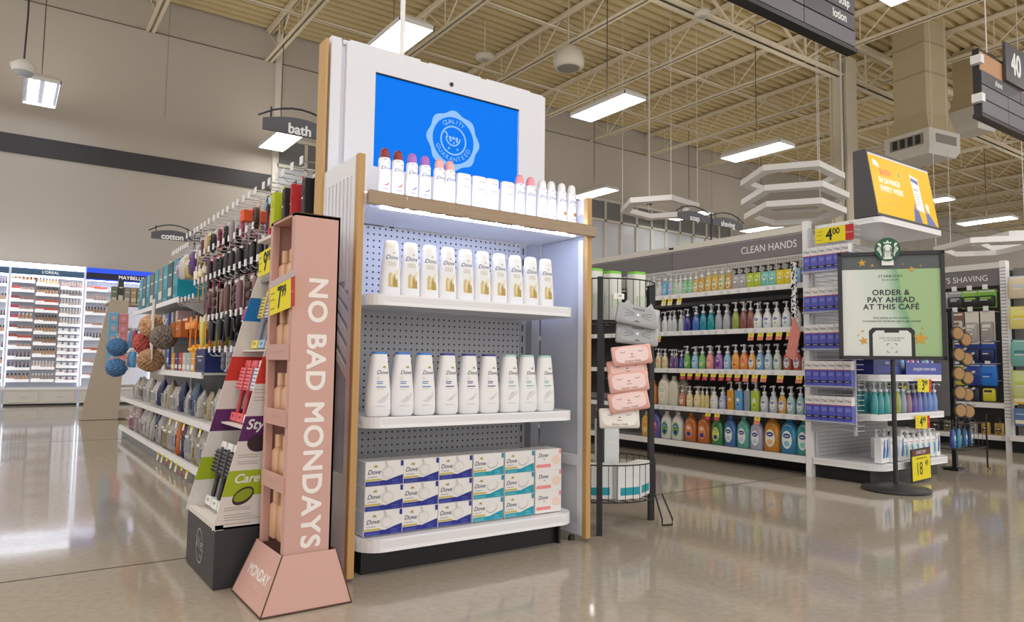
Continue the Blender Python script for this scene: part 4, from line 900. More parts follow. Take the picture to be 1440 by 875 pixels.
for k, c in enumerate(tb):
    y = 5.75 + k * .205
    put(('tb', c), mk_box(c, '#e4ddd0' if k % 2 else '#0f7f93', .17, .22, .29), (1.012, y, 1.168), f'{"teal" if c.startswith("#1") else "dark"} tall carton, {ORD[k]} from near end in the row above the bath poufs', 'carton', 'tall cartons on the upper shelf', rz=LEFTROT)
def mk_bag(c, c2, w, h, d=.05):
    def mk():
        o = root('cotton_bag'); b = MB(); b.loft([(0, w * .40, d * .7, 3), (h * .06, w * .46, d * .95, 3), (h * .4, w * .47, d, 3), (h * .7, w * .46, d * .66, 3), (h * .88, w * .45, d * .28, 3), (h, w * .44, .003, 3)], mat(c, .3, bump=.5, bscale=45), 18); b.build('bag_body', o, False)
        P = lambda x, z: (x, -d * (1 - min(.9, abs(x) / (w * .47)) ** 3) ** (1 / 3) - .002, z)
        b = MB(); b.patch(-w * .3, w * .3, h * .2, h * .5, mat(c2, .4), P, 4, 2); b.patch(-w * .2, w * .2, h * .56, h * .62, mat('#efeeea', .4), P, 4, 1); b.build('print', o, False); return o
    return mk
BC = {'white': ('#b4b0ac', '#8f8c96'), 'navy': ('#222c5c', '#b4b1ac'), 'purple': ('#a49ca6', '#5a2f74'), 'cream': ('#a89c7c', '#80703f'), 'lime': ('#94a078', '#5f8a2a'), 'orange': ('#c96a35', '#27428c'), 'rainbow': ('#5a3a68', '#b0923a'), 'grey': ('#7f7c80', '#4f4d55'), 'pink': ('#a8868c', '#85525f'), 'steel blue': ('#4a5f7c', '#28384e')}
low = ['steel blue', 'rainbow', 'purple', 'lime', 'cream', 'purple', 'white', 'cream', 'white', 'navy', 'orange', 'white', 'cream', 'grey', 'white', 'navy', 'white', 'white', 'white', 'white', 'pink', 'white', 'pink']
y = 3.60
for k, c in enumerate(low):
    put(('bag', c), mk_bag(*BC[c], .15, .23, .055), (1.03, y, .0805), f'{c} bag, {ORD[k]} from near end, bottom shelf of the left aisle', 'bag', 'bags on the bottom shelf of the left aisle', rz=LEFTROT + random.uniform(-.3, .3), scale=(1, random.uniform(.7, 1.1), random.uniform(.85, 1.15))); y += .172
mid = ['grey', 'navy', 'steel blue', 'white', 'cream', 'white', 'steel blue', 'white', 'navy', 'white', 'cream', 'white', 'navy', 'white', 'grey', 'white', 'grey', 'cream', 'white']
y = 3.75
for k, c in enumerate(mid):
    put(('bag2', c), mk_bag(*BC[c], .14, .20, .05), (1.03, y, .3705), f'{c} bag, {ORD[k]} from near end, middle shelf of the left aisle', 'bag', 'bags on the middle shelf of the left aisle', rz=LEFTROT + random.uniform(-.3, .3), scale=(1, random.uniform(.7, 1.1), random.uniform(.8, 1.05))); y += .195
for k, (c, nm) in enumerate((('#e8a238', 'orange'), ('#a8b9cc', 'pale blue'), ('#c6c2bc', 'grey'), ('#b8503c', 'rust'), ('#2c3a78', 'navy'), ('#e39a3a', 'amber'))):
    put(('spc', c), mk_box(c, '#e9e6e0', .10, .16, .115), (.945, 4.70 + k * .125, .6505), f'{nm} sponge pack, {ORD[k]} left of the dark blue carton', 'sponge pack', 'sponge packs beside the dark blue carton', rz=LEFTROT)
def mk_sponge():
    o = root('sponge'); b = MB(); b.loft([(0, .06, .04, 2.2), (.02, .075, .05, 2.2), (.045, .06, .04, 2.2), (.055, .02, .015, 2)], mat('#eea41f', .8, bump=.6, bscale=60), 20); b.build('sponge_body', o, False)
    b = MB(); b.patch(-.03, .03, .016, .03, mat('#f3c76a', .6), lambda x, z: (x, -.052, z), 2, 1); b.build('label', o, False); return o
put('sponge', mk_sponge, (1.03, 4.78, .767), 'orange bath sponge lying on the packs, nearer of the two', 'sponge', 'orange sponges', rz=LEFTROT)
put('sponge', mk_sponge, (1.03, 4.98, .767), 'orange bath sponge lying on the packs, farther of the two', 'sponge', 'orange sponges', rz=LEFTROT + .3)
# bottles on the far shelves
for r, (z, x, ya) in enumerate(((.682, 1.06, 6.0), (.932, 1.06, 5.9))):
    for k in range(9):
        c = random.choice([('white', '#dcdcdc', '#8fa9d0'), ('blue', '#4a6db5', '#e4e4ea'), ('grey', '#a9a6a4', '#6a6866'), ('pale pink', '#d9b9bc', '#a86a78')])
        put(('fb', c[0]), mk_box(c[1], c[2], .075, .1, .16), (x, ya + k * .18, z), f'{c[0]} pack, {ORD[k]} from the near end of the {("shelf below the bath poufs","shelf level with the bath poufs")[r]}', 'carton', 'packs on the far shelves', rz=LEFTROT)
# bath poufs
def mk_pouf(c, seed):
    def mk():
        o = root('bath_pouf'); rr = random.Random(seed); m = mat(c, .75, bump=.9, bscale=70); b = MB(); nu, nv = 84, 46; vs = []; fs = []
        for j in range(nv + 1):
            ph = PI * j / nv
            for i in range(nu):
                th = 2 * PI * i / nu; q = .084 * (1 + .07 * math.sin(11 * th + 6 * math.sin(4 * ph + seed)) * math.sin(ph) + .05 * math.sin(17 * ph + 6 * math.sin(3 * th) + seed) + .05 * math.sin(23 * th + 9 * ph) * math.sin(ph) + .025 * rr.uniform(-1, 1))
                vs.append((q * math.sin(ph) * math.cos(th), q * math.sin(ph) * math.sin(th), q * math.cos(ph) * .95))
        for j in range(nv):
            for i in range(nu): fs.append((j * nu + i, j * nu + (i + 1) % nu, (j + 1) * nu + (i + 1) % nu, (j + 1) * nu + i))
        b.add(vs, fs, m, None, True); b.build('mesh_ball', o, False)
        b = MB(); b.tube([(0, 0, .08), (.01, 0, .12), (0, 0, .16), (-.01, 0, .12), (0, 0, .08)], .003, WHITE, 5); b.build('loop_cord', o, False); return o
    return mk
for c, nm, x, y, z in (('#dcae86', 'peach bath pouf, topmost of the hanging bunch', .88, 5.78, .965), ('#8b7f78', 'grey brown bath pouf at the right of the hanging bunch', .90, 5.42, .875), ('#c8605c', 'coral red bath pouf in the middle of the hanging bunch', .86, 5.90, .84), ('#c39a76', 'tan bath pouf, lowest of the hanging bunch', .87, 5.72, .715)):
    put(('pouf', c), mk_pouf(c, len(nm)), (x, y, z), nm, 'bath pouf', 'bath poufs hanging on the shelf end')
b = MB(); b.tube([(.87, 5.66, 1.14), (.86, 5.68, 1.0)], .012, OFFW, 5); b.box(.86, .866, 5.62, 5.70, .72, 1.15, OFFW); single(b, 'clip_strip', 'pale hanging clip strip behind the bath poufs', 'clip strip', loc=(.863, 5.66, .72))

# far cream end panel with hanging goods
t = thing('end_panel_display', 'cream end panel with curved front edge at the far end of the left aisle', 'display shelf', (.95, 8.0, 0)); PAN = mat('#b8ab9b', .6)
b = MB(); pts = [(.782, .004), (1.17, .004), (1.22, 1.43), (1.02, 1.43), (.985, 1.25), (.935, .95), (.885, .65), (.825, .3)]; b.prism(pts, .04, PAN, FR(0, 9.80, 0)); b.build('side_panel', t)
b = MB(); b.box(.80, 1.3, 9.84, 10.3, .02, .1, PAN); b.build('base', t)
for z in (.4, .8, 1.1, 1.40): b = MB(); b.box(1.0, 1.4, 9.84, 10.25, z - .02, z, PAN); b.build('shelf', t)
for k in range(6):
    c = ('#6b7a60', '#3a3836', '#8a8a86', '#b09070', '#7c8a6a', '#a0562e')[k]
    put(('ep', c), mk_box(c, '#d0c8b8', .06, .1, .2 if k != 1 else .28), (1.07 + k * .07, 9.9, 1.401), f'{("olive","black","grey","tan","green","rust")[k]} carton, {nth(k, 6)} on top of the cream end panel', 'carton', 'cartons on the cream end panel', rz=0)
def mk_strip(c, c2):
    def mk():
        o = root('clip_strip_pack'); b = MB(); b.rbox(-.055, .055, -.004, .004, -.62, 0, mat(c2, .4), .001); b.build('strip', o, False)
        for k in range(5): b = MB(); b.rbox(-.05, .05, -.016, -.004, -.61 + k * .122, -.50 + k * .122, mat(c, .4), .003); b.poly([(.025 * math.cos(2 * PI * q / 10), -.555 + k * .122 + .025 * math.sin(2 * PI * q / 10)) for q in range(10)], mat('#d9a0a8', .5), fy_flat(-.0165)); b.build('pack', o, False)
        return o
    return mk
put(('strip', 1), mk_strip('#6fb0d6', '#9cc7dd'), (1.065, 9.7935, 1.28), 'light blue strip of packs hanging on the cream end panel', 'clip strip')
put(('strip', 2), mk_strip('#cf7f8a', '#dba6a4'), (1.17, 9.7935, 1.27), 'pink strip of packs hanging on the cream end panel', 'clip strip')
for k, (x, y, z, c, nm) in enumerate(((.865, 7.55, .83, '#5f8cc0', 'upper blue bath pouf in front of the cream end panel'), (.865, 7.55, .64, '#5f8cc0', 'lower blue bath pouf in front of the cream end panel'))):
    put(('pouf', c), mk_pouf(c, 5), (x, y, z), nm, 'bath pouf', 'blue bath poufs')
hang_row([('blue and red', '#5fb0d8', '#a03a56', 'bag', .1, .17), ('blue', '#69aed2', '#3f7fb0', 'bag', .1, .17), ('red', '#b84a62', '#8c2f48', 'bag', .1, .17)], 6.9, .13, .99, .93, 'strip beside the blue poufs', 'small packs beside the blue poufs')
hang_row([('blue', '#5fb0d8', '#4f8fc0', 'bag', .1, .15), ('red and blue', '#b84a62', '#3f6fa8', 'bag', .1, .15), ('pale', '#c9bfae', '#a8977c', 'bag', .1, .15)], 6.9, .13, .80, .93, 'lower strip beside the blue poufs', 'small packs beside the blue poufs')

# ---------------------------------------------------------------- cosmetics wall
CW = mat('#eef0f6', .4); LEDW = mat('#ffffff', .5, emit=5, ecol='#e9efff'); CB = mat('#4d7096', .5); CN = mat('#26294a', .5); CBL = mat('#16288a', .5, emit=1.0, ecol='#2450e0')
def bay(x0, x1, name_label, head, txt, tx):
    t = thing('makeup_display', name_label, 'makeup shelf', ((x0 + x1) / 2, 13.35, 0))
    b = MB(); b.box(x0, x1, 13.46, 13.5, .25, 2.14, CW); b.build('back_panel', t)
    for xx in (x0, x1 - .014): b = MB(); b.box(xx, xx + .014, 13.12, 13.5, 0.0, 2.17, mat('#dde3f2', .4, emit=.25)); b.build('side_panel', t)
    b = MB(); b.box(x0, x1, 13.14, 13.5, .0, .03, DARK); b.box(x0, x1, 13.12, 13.5, .03, .235, OFFW); b.box(x0, x1, 13.10, 13.5, .235, .275, CW); bs = b.build('base_cabinet', t)
    for q in (.06, .54): b = MB(); b.rbox(x0 + (x1 - x0) * q, x0 + (x1 - x0) * (q + .4), 13.108, 13.12, .05, .21, OFFW, .002); b.box(x0 + (x1 - x0) * (q + .15), x0 + (x1 - x0) * (q + .25), 13.102, 13.11, .12, .14, STEEL); b.build('drawer', bs)
    b = MB(); b.box(x0 + .014, x1 - .014, 13.12, 13.16, 1.985, 2.085, head); b.box(x0 + .014, x1 - .014, 13.16, 13.5, 1.97, 2.13, CW); b.box(x0 + .014, x1 - .014, 13.11, 13.16, 2.085, 2.16, LEDW if head is CB else CBL)
    if head is not CB: b.box(x0 + .014, x1 - .014, 13.11, 13.16, 1.965, 1.985, CBL)
    h = b.build('header', t)
    b = MB(); b.text(txt, FR(tx, 13.118, 2.035), .06 if head is CB else .08, mat('#ffffff', .5, emit=.6)); b.build('lettering', h)
    b = MB(); b.box(x0 + .02, x1 - .02, 13.13, 13.15, 1.955, 1.963, mat('#ffffff', .5, emit=16, ecol='#eaf0ff')); b.build('led_strip', t)
    for xx in (x0 + .016, x1 - .024): b = MB(); b.box(xx, xx + .008, 13.14, 13.146, .3, 1.95, mat('#ffffff', .5, emit=3, ecol='#eaf0ff')); b.build('led_strip', t)
    return t
bays = [bay(-.945, .028, 'bright white makeup display cut off by the left picture edge', CB, 'PARIS', -.4), bay(.03, 1.0, 'bright white makeup display with dark blue L\'OREAL header', CB, 'L\'OREAL', .54), bay(1.002, 2.0, 'bright white makeup display with MAYBELLINE header behind the cartons', CN, 'MAYBELLINE', 1.69)]
TRAYW = mat('#f4f5fa', .35, emit=.35)  # faint glow put into the tray white so the lips look brightly lit
def tray(par, x0, x1, z):
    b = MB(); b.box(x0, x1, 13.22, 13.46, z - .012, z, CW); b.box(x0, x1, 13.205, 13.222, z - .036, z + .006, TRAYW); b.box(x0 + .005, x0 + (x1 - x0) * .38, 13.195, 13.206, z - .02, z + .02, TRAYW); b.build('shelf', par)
def mk_mk(shape, c, c2):
    def mk():
        nm = {'bottle': 'foundation_bottle', 'stick': 'lipstick', 'jar': 'cream_jar', 'pot': 'powder_compact'}[shape]
        b = MB()
        if shape == 'bottle': b.loft([(0, .018, .012, 3), (.062, .018, .012, 3), (.066, .011, .011, 2)], mat(c, .3), 10); b.loft([(.066, .012, .012), (.098, .012, .012)], mat(c2, .35), 10)
        elif shape == 'stick': b.loft([(0, .012, .012), (.035, .012, .012)], mat(c2, .3), 8); b.loft([(.035, .0115, .0115), (.088, .0115, .0115)], mat(c, .3), 8)
        elif shape == 'jar': b.loft([(0, .026, .018), (.035, .028, .018)], mat(c, .3), 12); b.loft([(.035, .029, .019), (.052, .029, .019)], mat(c2, .3), 12)
        else: b.loft([(0, .02, .008), (.02, .026, .010), (.045, .02, .008)], mat(c, .3), 12); b.box(-.02, .02, .0, .014, 0, .012, mat(c2, .4))
        o = b.build(nm); return o
    return mk
colnames = ['left', 'middle', 'right']
tones = {'coral': ('stick', '#d8b49a', '#c98f7a'), 'rosy': ('pot', '#c9a49a', '#b03a4a'), 'blush': ('pot', '#b98f84', '#8f3a40'), 'nude': ('bottle', '#d9ab86', '#f0f0f0'), 'tan': ('bottle', '#d0a888', '#4a4244'), 'brown': ('bottle', '#b08a70', '#3c3638'), 'red': ('pot', '#d8634e', '#a02a30'), 'clear': ('bottle', '#dcd3cf', '#f6f6f8'), 'plum': ('stick', '#94707a', '#46424a'), 'white': ('jar', '#f0eff2', '#fbfbfd'), 'pinkish': ('jar', '#e6cfd2', '#f8f8fa'), 'greyish': ('bottle', '#a89c98', '#eeeeee')}
Lcols = [[('nude', 1.93), ('rosy', 1.785), ('blush', 1.635), ('rosy', 1.49), ('nude', 1.34), ('blush', 1.19), ('red', 1.05), ('rosy', .92), ('plum', .76), ('plum', .60), ('tan', .42)],
         [('nude', 1.895), ('tan', 1.74), ('red', 1.61), ('red', 1.485), ('brown', 1.315), ('tan', 1.15), ('brown', .98), ('tan', .80), ('clear', .61), ('greyish', .42)],
         [('coral', 1.86), ('greyish', 1.73), ('clear', 1.585), ('clear', 1.435), ('clear', 1.285), ('white', 1.165), ('white', 1.06), ('white', .95), ('pinkish', .85), ('pinkish', .745), ('white', .635), ('pinkish', .52), ('pinkish', .41)]]
for c, rows in enumerate(Lcols):
    xa = .05 + c * .318
    for r, (tn, z) in enumerate(rows):
        tray(bays[1], xa, xa + .300, z - .03)
        sh = tones[tn]; n = 4 if sh[0] == 'jar' else 6 if c == 0 else 7
        if c == 0 and 0 < r < 7:
            cc = ('#d84a4c', '#a8323c', '#c22a5a', '#cf3f5a', '#9a5a50', '#a0483e')[r - 1]
            put(('tester', cc), mk_box(cc, '#f0e6e4', .10, .05, .062, name='tester_box'), (xa + .058, 13.232, z - .0295), f'red tester box, left end of the {ORD[r]} tray down, left L\'OREAL column', 'tester box', 'tester boxes')
        for k in range(n):
            if c == 0 and 0 < r < 7 and k < 2: continue
            put(('mk', tn), mk_mk(*sh), (xa + .030 + k * (.245 / (n - 1)), 13.245, z - .0295), f'{tn} {("makeup bottle" if sh[0]=="bottle" else "lipstick" if sh[0]=="stick" else "cream jar" if sh[0]=="jar" else "compact")}, {nth(k, n)} on tray {ORD[r]} from the top of the {colnames[c]} L\'OREAL column'.replace('tray ' + ORD[r] + ' from the top', ORD[r] + ' tray down'), 'makeup', 'makeup on the dark blue headed display')
for r, (tn, z) in enumerate((('red', 1.86), ('coral', 1.68), ('brown', 1.48), ('rosy', 1.28), ('plum', 1.08), ('red', .88), ('coral', .68), ('rosy', .48))):
    tray(bays[2], 1.02, 1.34, z - .03); tray(bays[2], 1.36, 1.66, z - .03) if r < 2 else None
    for k in range(7):
        if r > 2 and k > 5: continue
        put(('mk', tn), mk_mk(*tones[tn]), (1.045 + k * .043, 13.245, z - .0295), f'{tn} makeup piece, {nth(k, 7)} on the {ORD[r]} tray down below the MAYBELLINE header', 'makeup', 'makeup below the black header')
for r, z in enumerate((1.86, 1.62, 1.38, 1.14, .90, .66, .42)):
    tray(bays[0], -.3, .012, z - .03)
    for k in range(3):
        put(('mk', 'tan' if r % 2 else 'plum'), mk_mk(*tones['tan' if r % 2 else 'plum']), (-.085 + k * .038, 13.245, z - .0295), f'dark makeup piece, {("left","middle","right")[k]} of three on the {ORD[r]} tray down at the left picture edge', 'makeup', 'makeup at the left edge')
# ---------------------------------------------------------------- black wire rack beside the display
BW = mat('#1d1d20', .4); t = thing('wire_rack', 'round black wire rack with two baskets beside the oak edged display', 'wire rack', (2.285, 2.50, 0)); RC = Vector((2.285, 2.50)); RR = .24
def rp(a, r=RR): return (RC.x + r * math.cos(math.radians(a)), RC.y + r * math.sin(math.radians(a)))
for a, y in ((225, 0), (-17, 0), (105, 0)):
    x, y = rp(a, RR + .012); b = MB(); b.box(-.012, .012, -.012, .012, .012 * 0, 1.105, BW, Matrix.Translation((x, y, 0)) @ Matrix.Rotation(math.radians(a), 4, 'Z')); b.build('post', t)
def basket(z0, z1, n, name):
    b = MB()
    for z in (z0, z1): b.tube([rp(a) + (z,) for a in range(0, 360, 10)], .0032, BW, 5, closed=True)
    for k in range(n): a = 360 * k / n; b.tube([rp(a) + (z0,), rp(a) + (z1,)], .0021, BW, 4)
    for k in range(-4, 5):
        q = k * .052; h = math.sqrt(max(0, RR ** 2 - q ** 2)); b.tube([(RC.x + q, RC.y - h, z0), (RC.x + q, RC.y + h, z0)], .002, BW, 4)
    return b.build(name, t)
basket(.915, 1.10, 40, 'basket'); basket(.135, .292, 40, 'basket')
b = MB(); b.loft([(.955, RR * .985, RR * .985), (1.09, RR * .985, RR * .985)], BW, 12, Matrix.Translation((RC.x, RC.y, 0)))
b.v, b.f, b.mi, b.sm = [], [], [], []
vs = [rp(a, RR * .98) + (z,) for z in (.945, 1.085) for a in range(-20, 41, 6)]; n = 11
b.add(vs, [(k, k + 1, n + k + 1, n + k) for k in range(n - 1)], BW); b.build('band_panel', t)
for a in (-42, 170):
    b = MB(); x, y = rp(a, RR); x2, y2 = rp(a - 4, RR + .03); b.tube([(x, y, .135), (x2, y2, .03), (x2, y2, .004), (x2 + .05, y2 - .015, .004), (x2 + .05, y2 - .015, .03), (x + .045, y, .135)], .004, BW, 6); b.build('wire_foot', t)
b = MB(); b.tube([rp(225) + (.66,), (RC.x, RC.y, .66), rp(-17) + (.66,)], .005, BW); b.tube([(RC.x, RC.y, .1), (RC.x, RC.y, 1.1)], .008, BW); b.build('centre_pole', t)
for k, (dx, dy, hh, nm) in enumerate(((-.13, -.08, .235, 'leftmost'), (-.055, -.12, .225, 'second'), (.10, -.12, .235, 'rightmost'))):
    def mk_lid(hh=hh):
        o = root('bath_bottle'); b = MB(); b.loft([(0, .038, .03, 3.5), (.01, .042, .034, 3.5), (hh - .012, .040, .032, 3.5)], mat('#eceeea', .35), 20); b.build('bottle_body', o, False)
        b = MB(); b.loft([(hh - .012, .0405, .0325, 3.5), (hh, .039, .031, 3.5)], mat('#7fcf3c', .4), 20); b.build('cap', o, False)
        b = MB(); b.patch(-.028, .028, .06, .12, mat('#cfe0c6', .5), lambda x, z: (x, -.0345, z), 2, 1); b.build('label', o, False); return o
    put(('lid', hh), mk_lid, (RC.x + dx, RC.y + dy, .918), f'white bottle with green cap, {nm} in the upper basket of the wire rack', 'bottle', 'green capped bottles in the wire rack')
put('plainbox', mk_box('#e9e9ee', '#d5d5e0', .09, .06, .2), (RC.x + .025, RC.y - .05, .918), 'white carton between the green capped bottles in the wire rack', 'carton')
put('plainbox2', mk_box('#e2e2ea', '#c6c6d6', .08, .06, .21), (RC.x - .17, RC.y + .02, .918), 'pale carton at the left end of the upper basket of the wire rack', 'carton')
for k, (dx, dy, rz) in enumerate(((-.14, -.13, -.5), (-.02, -.20, -.15), (.105, -.17, .45))):
    put('whitecarton', mk_box('#e9ebec', '#17a0b0', .125, .06, .15), (RC.x + dx, RC.y + dy, .14), f'white and teal soap carton, {("left","middle","right")[k]} one at the front of the lower basket', 'soap box', 'cartons in the lower basket of the wire rack', rz=rz)
for k, (dx, dy, z, h) in enumerate(((-.17, .02, .14, .30), (.05, -.01, .14, .33), (.12, .06, .14, .31))):
    put(('tallc', h), mk_box('#e6e9ec', '#2aa0b4', .09, .07, h), (RC.x + dx, RC.y + dy, z), f'tall white and teal carton, {("left","middle","right")[k]} one at the back of the lower basket', 'carton', 'tall cartons in the wire rack')
def mk_mask(c, ch, style):
    def mk():
        o = root('mask_pouch'); w, h = .20, .10; b = MB(); m = mat(c, .3); mc = mat(ch, .35)
        pts = [(-w / 2, .0), (-w / 2 + .008, -h / 2), (w / 2 - .004, -h / 2), (w / 2, 0), (w / 2 - .004, h / 2), (-w / 2 + .004, h / 2)]
        b.loft([(-h / 2, w / 2 - .006, .004, 6), (-h * .42, w / 2, .016, 6), (h * .42, w / 2, .016, 6), (h / 2, w / 2 - .004, .004, 6)], m, 20)
        b.build('pouch_body', o, False)
        P = fy_flat(-.0165); P2 = fy_flat(-.0172)
        b = MB(); b.poly([(w * .42 * math.copysign(abs(math.cos(2 * PI * k / 24)) ** .5, math.cos(2 * PI * k / 24)), h * .40 * math.copysign(abs(math.sin(2 * PI * k / 24)) ** .5, math.sin(2 * PI * k / 24))) for k in range(24)], mc, P)
        def line(pts, wd=.0018):
            for (xa, za), (xb, zb) in zip(pts, pts[1:]):
                d = Vector((xb - xa, zb - za)); q = Vector((-d.y, d.x)).normalized() * wd / 2
                b.quad([P2(xa + q.x, za + q.y), P2(xa - q.x, za - q.y), P2(xb - q.x, zb - q.y), P2(xb + q.x, zb + q.y)], INK)
        if style == 'cat':
            for s in (-1, 1):
                for q in (-.018, 0, .016): line([(s * .018, q * .3), (s * .062, q)], .0016)
            b.poly([(.007 * math.cos(k), .007 * math.sin(k)) for k in [2 * PI * i / 8 for i in range(8)]], WHITE, P2); b.text('meow', (0, .028), .022, mat('#3a3a3e', .6), proj=P2)
            b.poly([(-.018, -.036), (.018, -.036), (.0, -.028)], mat('#55565a', .5), P2)
        else:
            for s in (-1, 1): line([(s * .045 + .012 * math.cos(a), .018 + .006 * math.sin(a)) for a in [PI + PI * i / 5 for i in range(6)]], .002)
            b.poly([(-.006, .004), (.006, .004), (0, -.003)], INK, P2); line([(-.012, -.010), (-.006, -.015), (0, -.010), (.006, -.015), (.012, -.010)], .0018)
            b.text('sleepy mask', (.0, -.032), .017, mat('#8c4a4c', .5), proj=P2)
        b.build('face_print', o, False)
        if style == 'cat':
            b = MB()
            for s in (-1, 1): b.prism([(s * .055 - .018, h * .48), (s * .055 + .018, h * .48), (s * .055, h * .48 + .028)], .006, m, FR(0, -.002, 0))
            b.build('ear', o, False)
        return o
    return mk
for k, (x, y, z, tl, c, ch, st, nm) in enumerate(((2.225, 2.215, .935, .2, '#b4b6b8', '#a9abad', 'cat', 'upper of two grey mask pouches hanging'), (2.235, 2.228, .855, .1, '#b4b6b8', '#a9abad', 'cat', 'lower of two grey mask pouches hanging'),
        (2.175, 2.20, .765, -.12, '#e9b3a8', '#f2d5ce', 'bear', 'topmost pink mask pouch hanging'), (2.17, 2.222, .705, -.14, '#e6aa9f', '#f0d0c8', 'bear', 'second pink mask pouch from the top hanging'), (2.155, 2.198, .652, -.12, '#e9b3a8', '#f2d5ce', 'bear', 'third pink mask pouch from the top hanging'), (2.15, 2.192, .572, -.17, '#e9b3a8', '#f2d5ce', 'bear', 'fourth pink mask pouch hanging'), (2.125, 2.222, .50, -.02, '#e9e6de', '#f1eee8', 'bear', 'cream mask pouch, lowest one hanging'))):
    o = put(('mask', c, ch, st), mk_mask(c, ch, st), (x, y, z), nm + ' on the front of the wire rack', 'mask pouch', 'mask pouches on the wire rack', scale=(.92, .85, .9) if st == 'cat' else (.84, .84, .84))
    o.rotation_euler = (-.22, tl, -.62)
fx, fy_ = 2.165, 2.285
b = MB(); b.box(-.03, .03, -.012, .012, -.001, 0, PAPER, FR(fx, fy_ - .02, 1.02)); b.text('2.99', FR(fx, fy_ - .0205, 1.02), .016, INK); single(b, 'price_tag', 'small white price tag on the upper basket of the wire rack', 'price tag', loc=(fx, fy_ - .02, 1.02))

# ---------------------------------------------------------------- clean hands gondola
t = CG = thing('gondola_shelf', 'white aisle shelf headed CLEAN HANDS full of hand soap', 'store shelf', (4.75, 4.3, 0)); GX = 4.44; GY0, GY1 = 2.84, 6.6
PL = mat('#e6e4e2', .45)
b = MB(); b.box(4.93, 4.95, GY0, GY1, .1, 1.68, pegboard('#d7d6d6', (1, 2))); b.box(4.925, 4.931, GY0, GY1, .45, 1.25, mat('#4d4b50', .5)); b.build('back_panel', t)
b = MB(); b.box(4.60, 4.95, GY0 + .02, GY1, .0, .09, BLACK); b.build('kick_plate', t)
LBLK = mat('#3a393d', .5)
for z in (1.30, 1.0, .70, .40):
    b = MB(); b.box(GX, 4.93, GY0, GY1, z - .014, z, mat('#9c9a9c', .4)); b.box(GX - .008, GX + .004, GY0, GY1, z - .032, z + .004, WHITE); p = b.build('shelf', t)
    b = MB(); rr = random.Random(int(z * 100)); y = GY0 + .05
    while y < 5: b.box(GX - .0095, GX - .008, y, y + .03, z - .028, z - .004, mat('#d9dbe2', .5) if rr.random() < .7 else mat('#f2f0f6', .5)); y += rr.uniform(.05, .11)
    b.build('label_strip', p)
b = MB(); b.box(GX - .01, 4.93, GY0, GY1, .098, .125, mat('#9c9a9c', .4)); b.box(GX - .02, GX - .006, GY0, GY1, .085, .13, WHITE); b.build('base_deck', t)
b = MB(); b.box(4.44, 5.40, GY0 - .04, GY0 - .015, .0, .13, WHITE); b.box(4.42, 4.47, GY0 - .045, GY0 - .005, 0, 1.72, WHITE); b.box(4.90, 5.0, GY0 - .05, GY0 - .02, 0, 1.66, WHITE); b.build('upright', t)
b = MB(); b.box(GX + .02, 4.93, GY0 - .02, GY0, .1, 1.66, mat('#d2cfcd', .5)); b.build('end_panel', t)
TP = mat('#7d777b', .5); b = MB(); b.box(GX + .0, GX + .012, GY0, 4.02, 1.505, 1.645, TP); b.box(GX, GX + .012, 4.024, 5.25, 1.505, 1.645, mat('#747174', .5)); b.box(GX, GX + .012, 5.254, GY1, 1.505, 1.645, TP); b.box(GX + .01, GX + .03, GY0, GY1, 1.495, 1.655, WHITE); hb = b.build('sign_band', t)
b = MB(); b.text('CLEAN HANDS', LE(GX - .0008, 3.12, 1.578), .074, WHITE, sx=.92); b.build('lettering', hb)
b = MB(); b.box(GX - .01, GX + .05, GY0, GY1, 1.655, 1.70, mat('#d9d5cd', .4)); b.box(GX - .012, GX - .01, 4.0, 4.05, 1.672, 1.688, BLACK); b.build('top_rail', t)
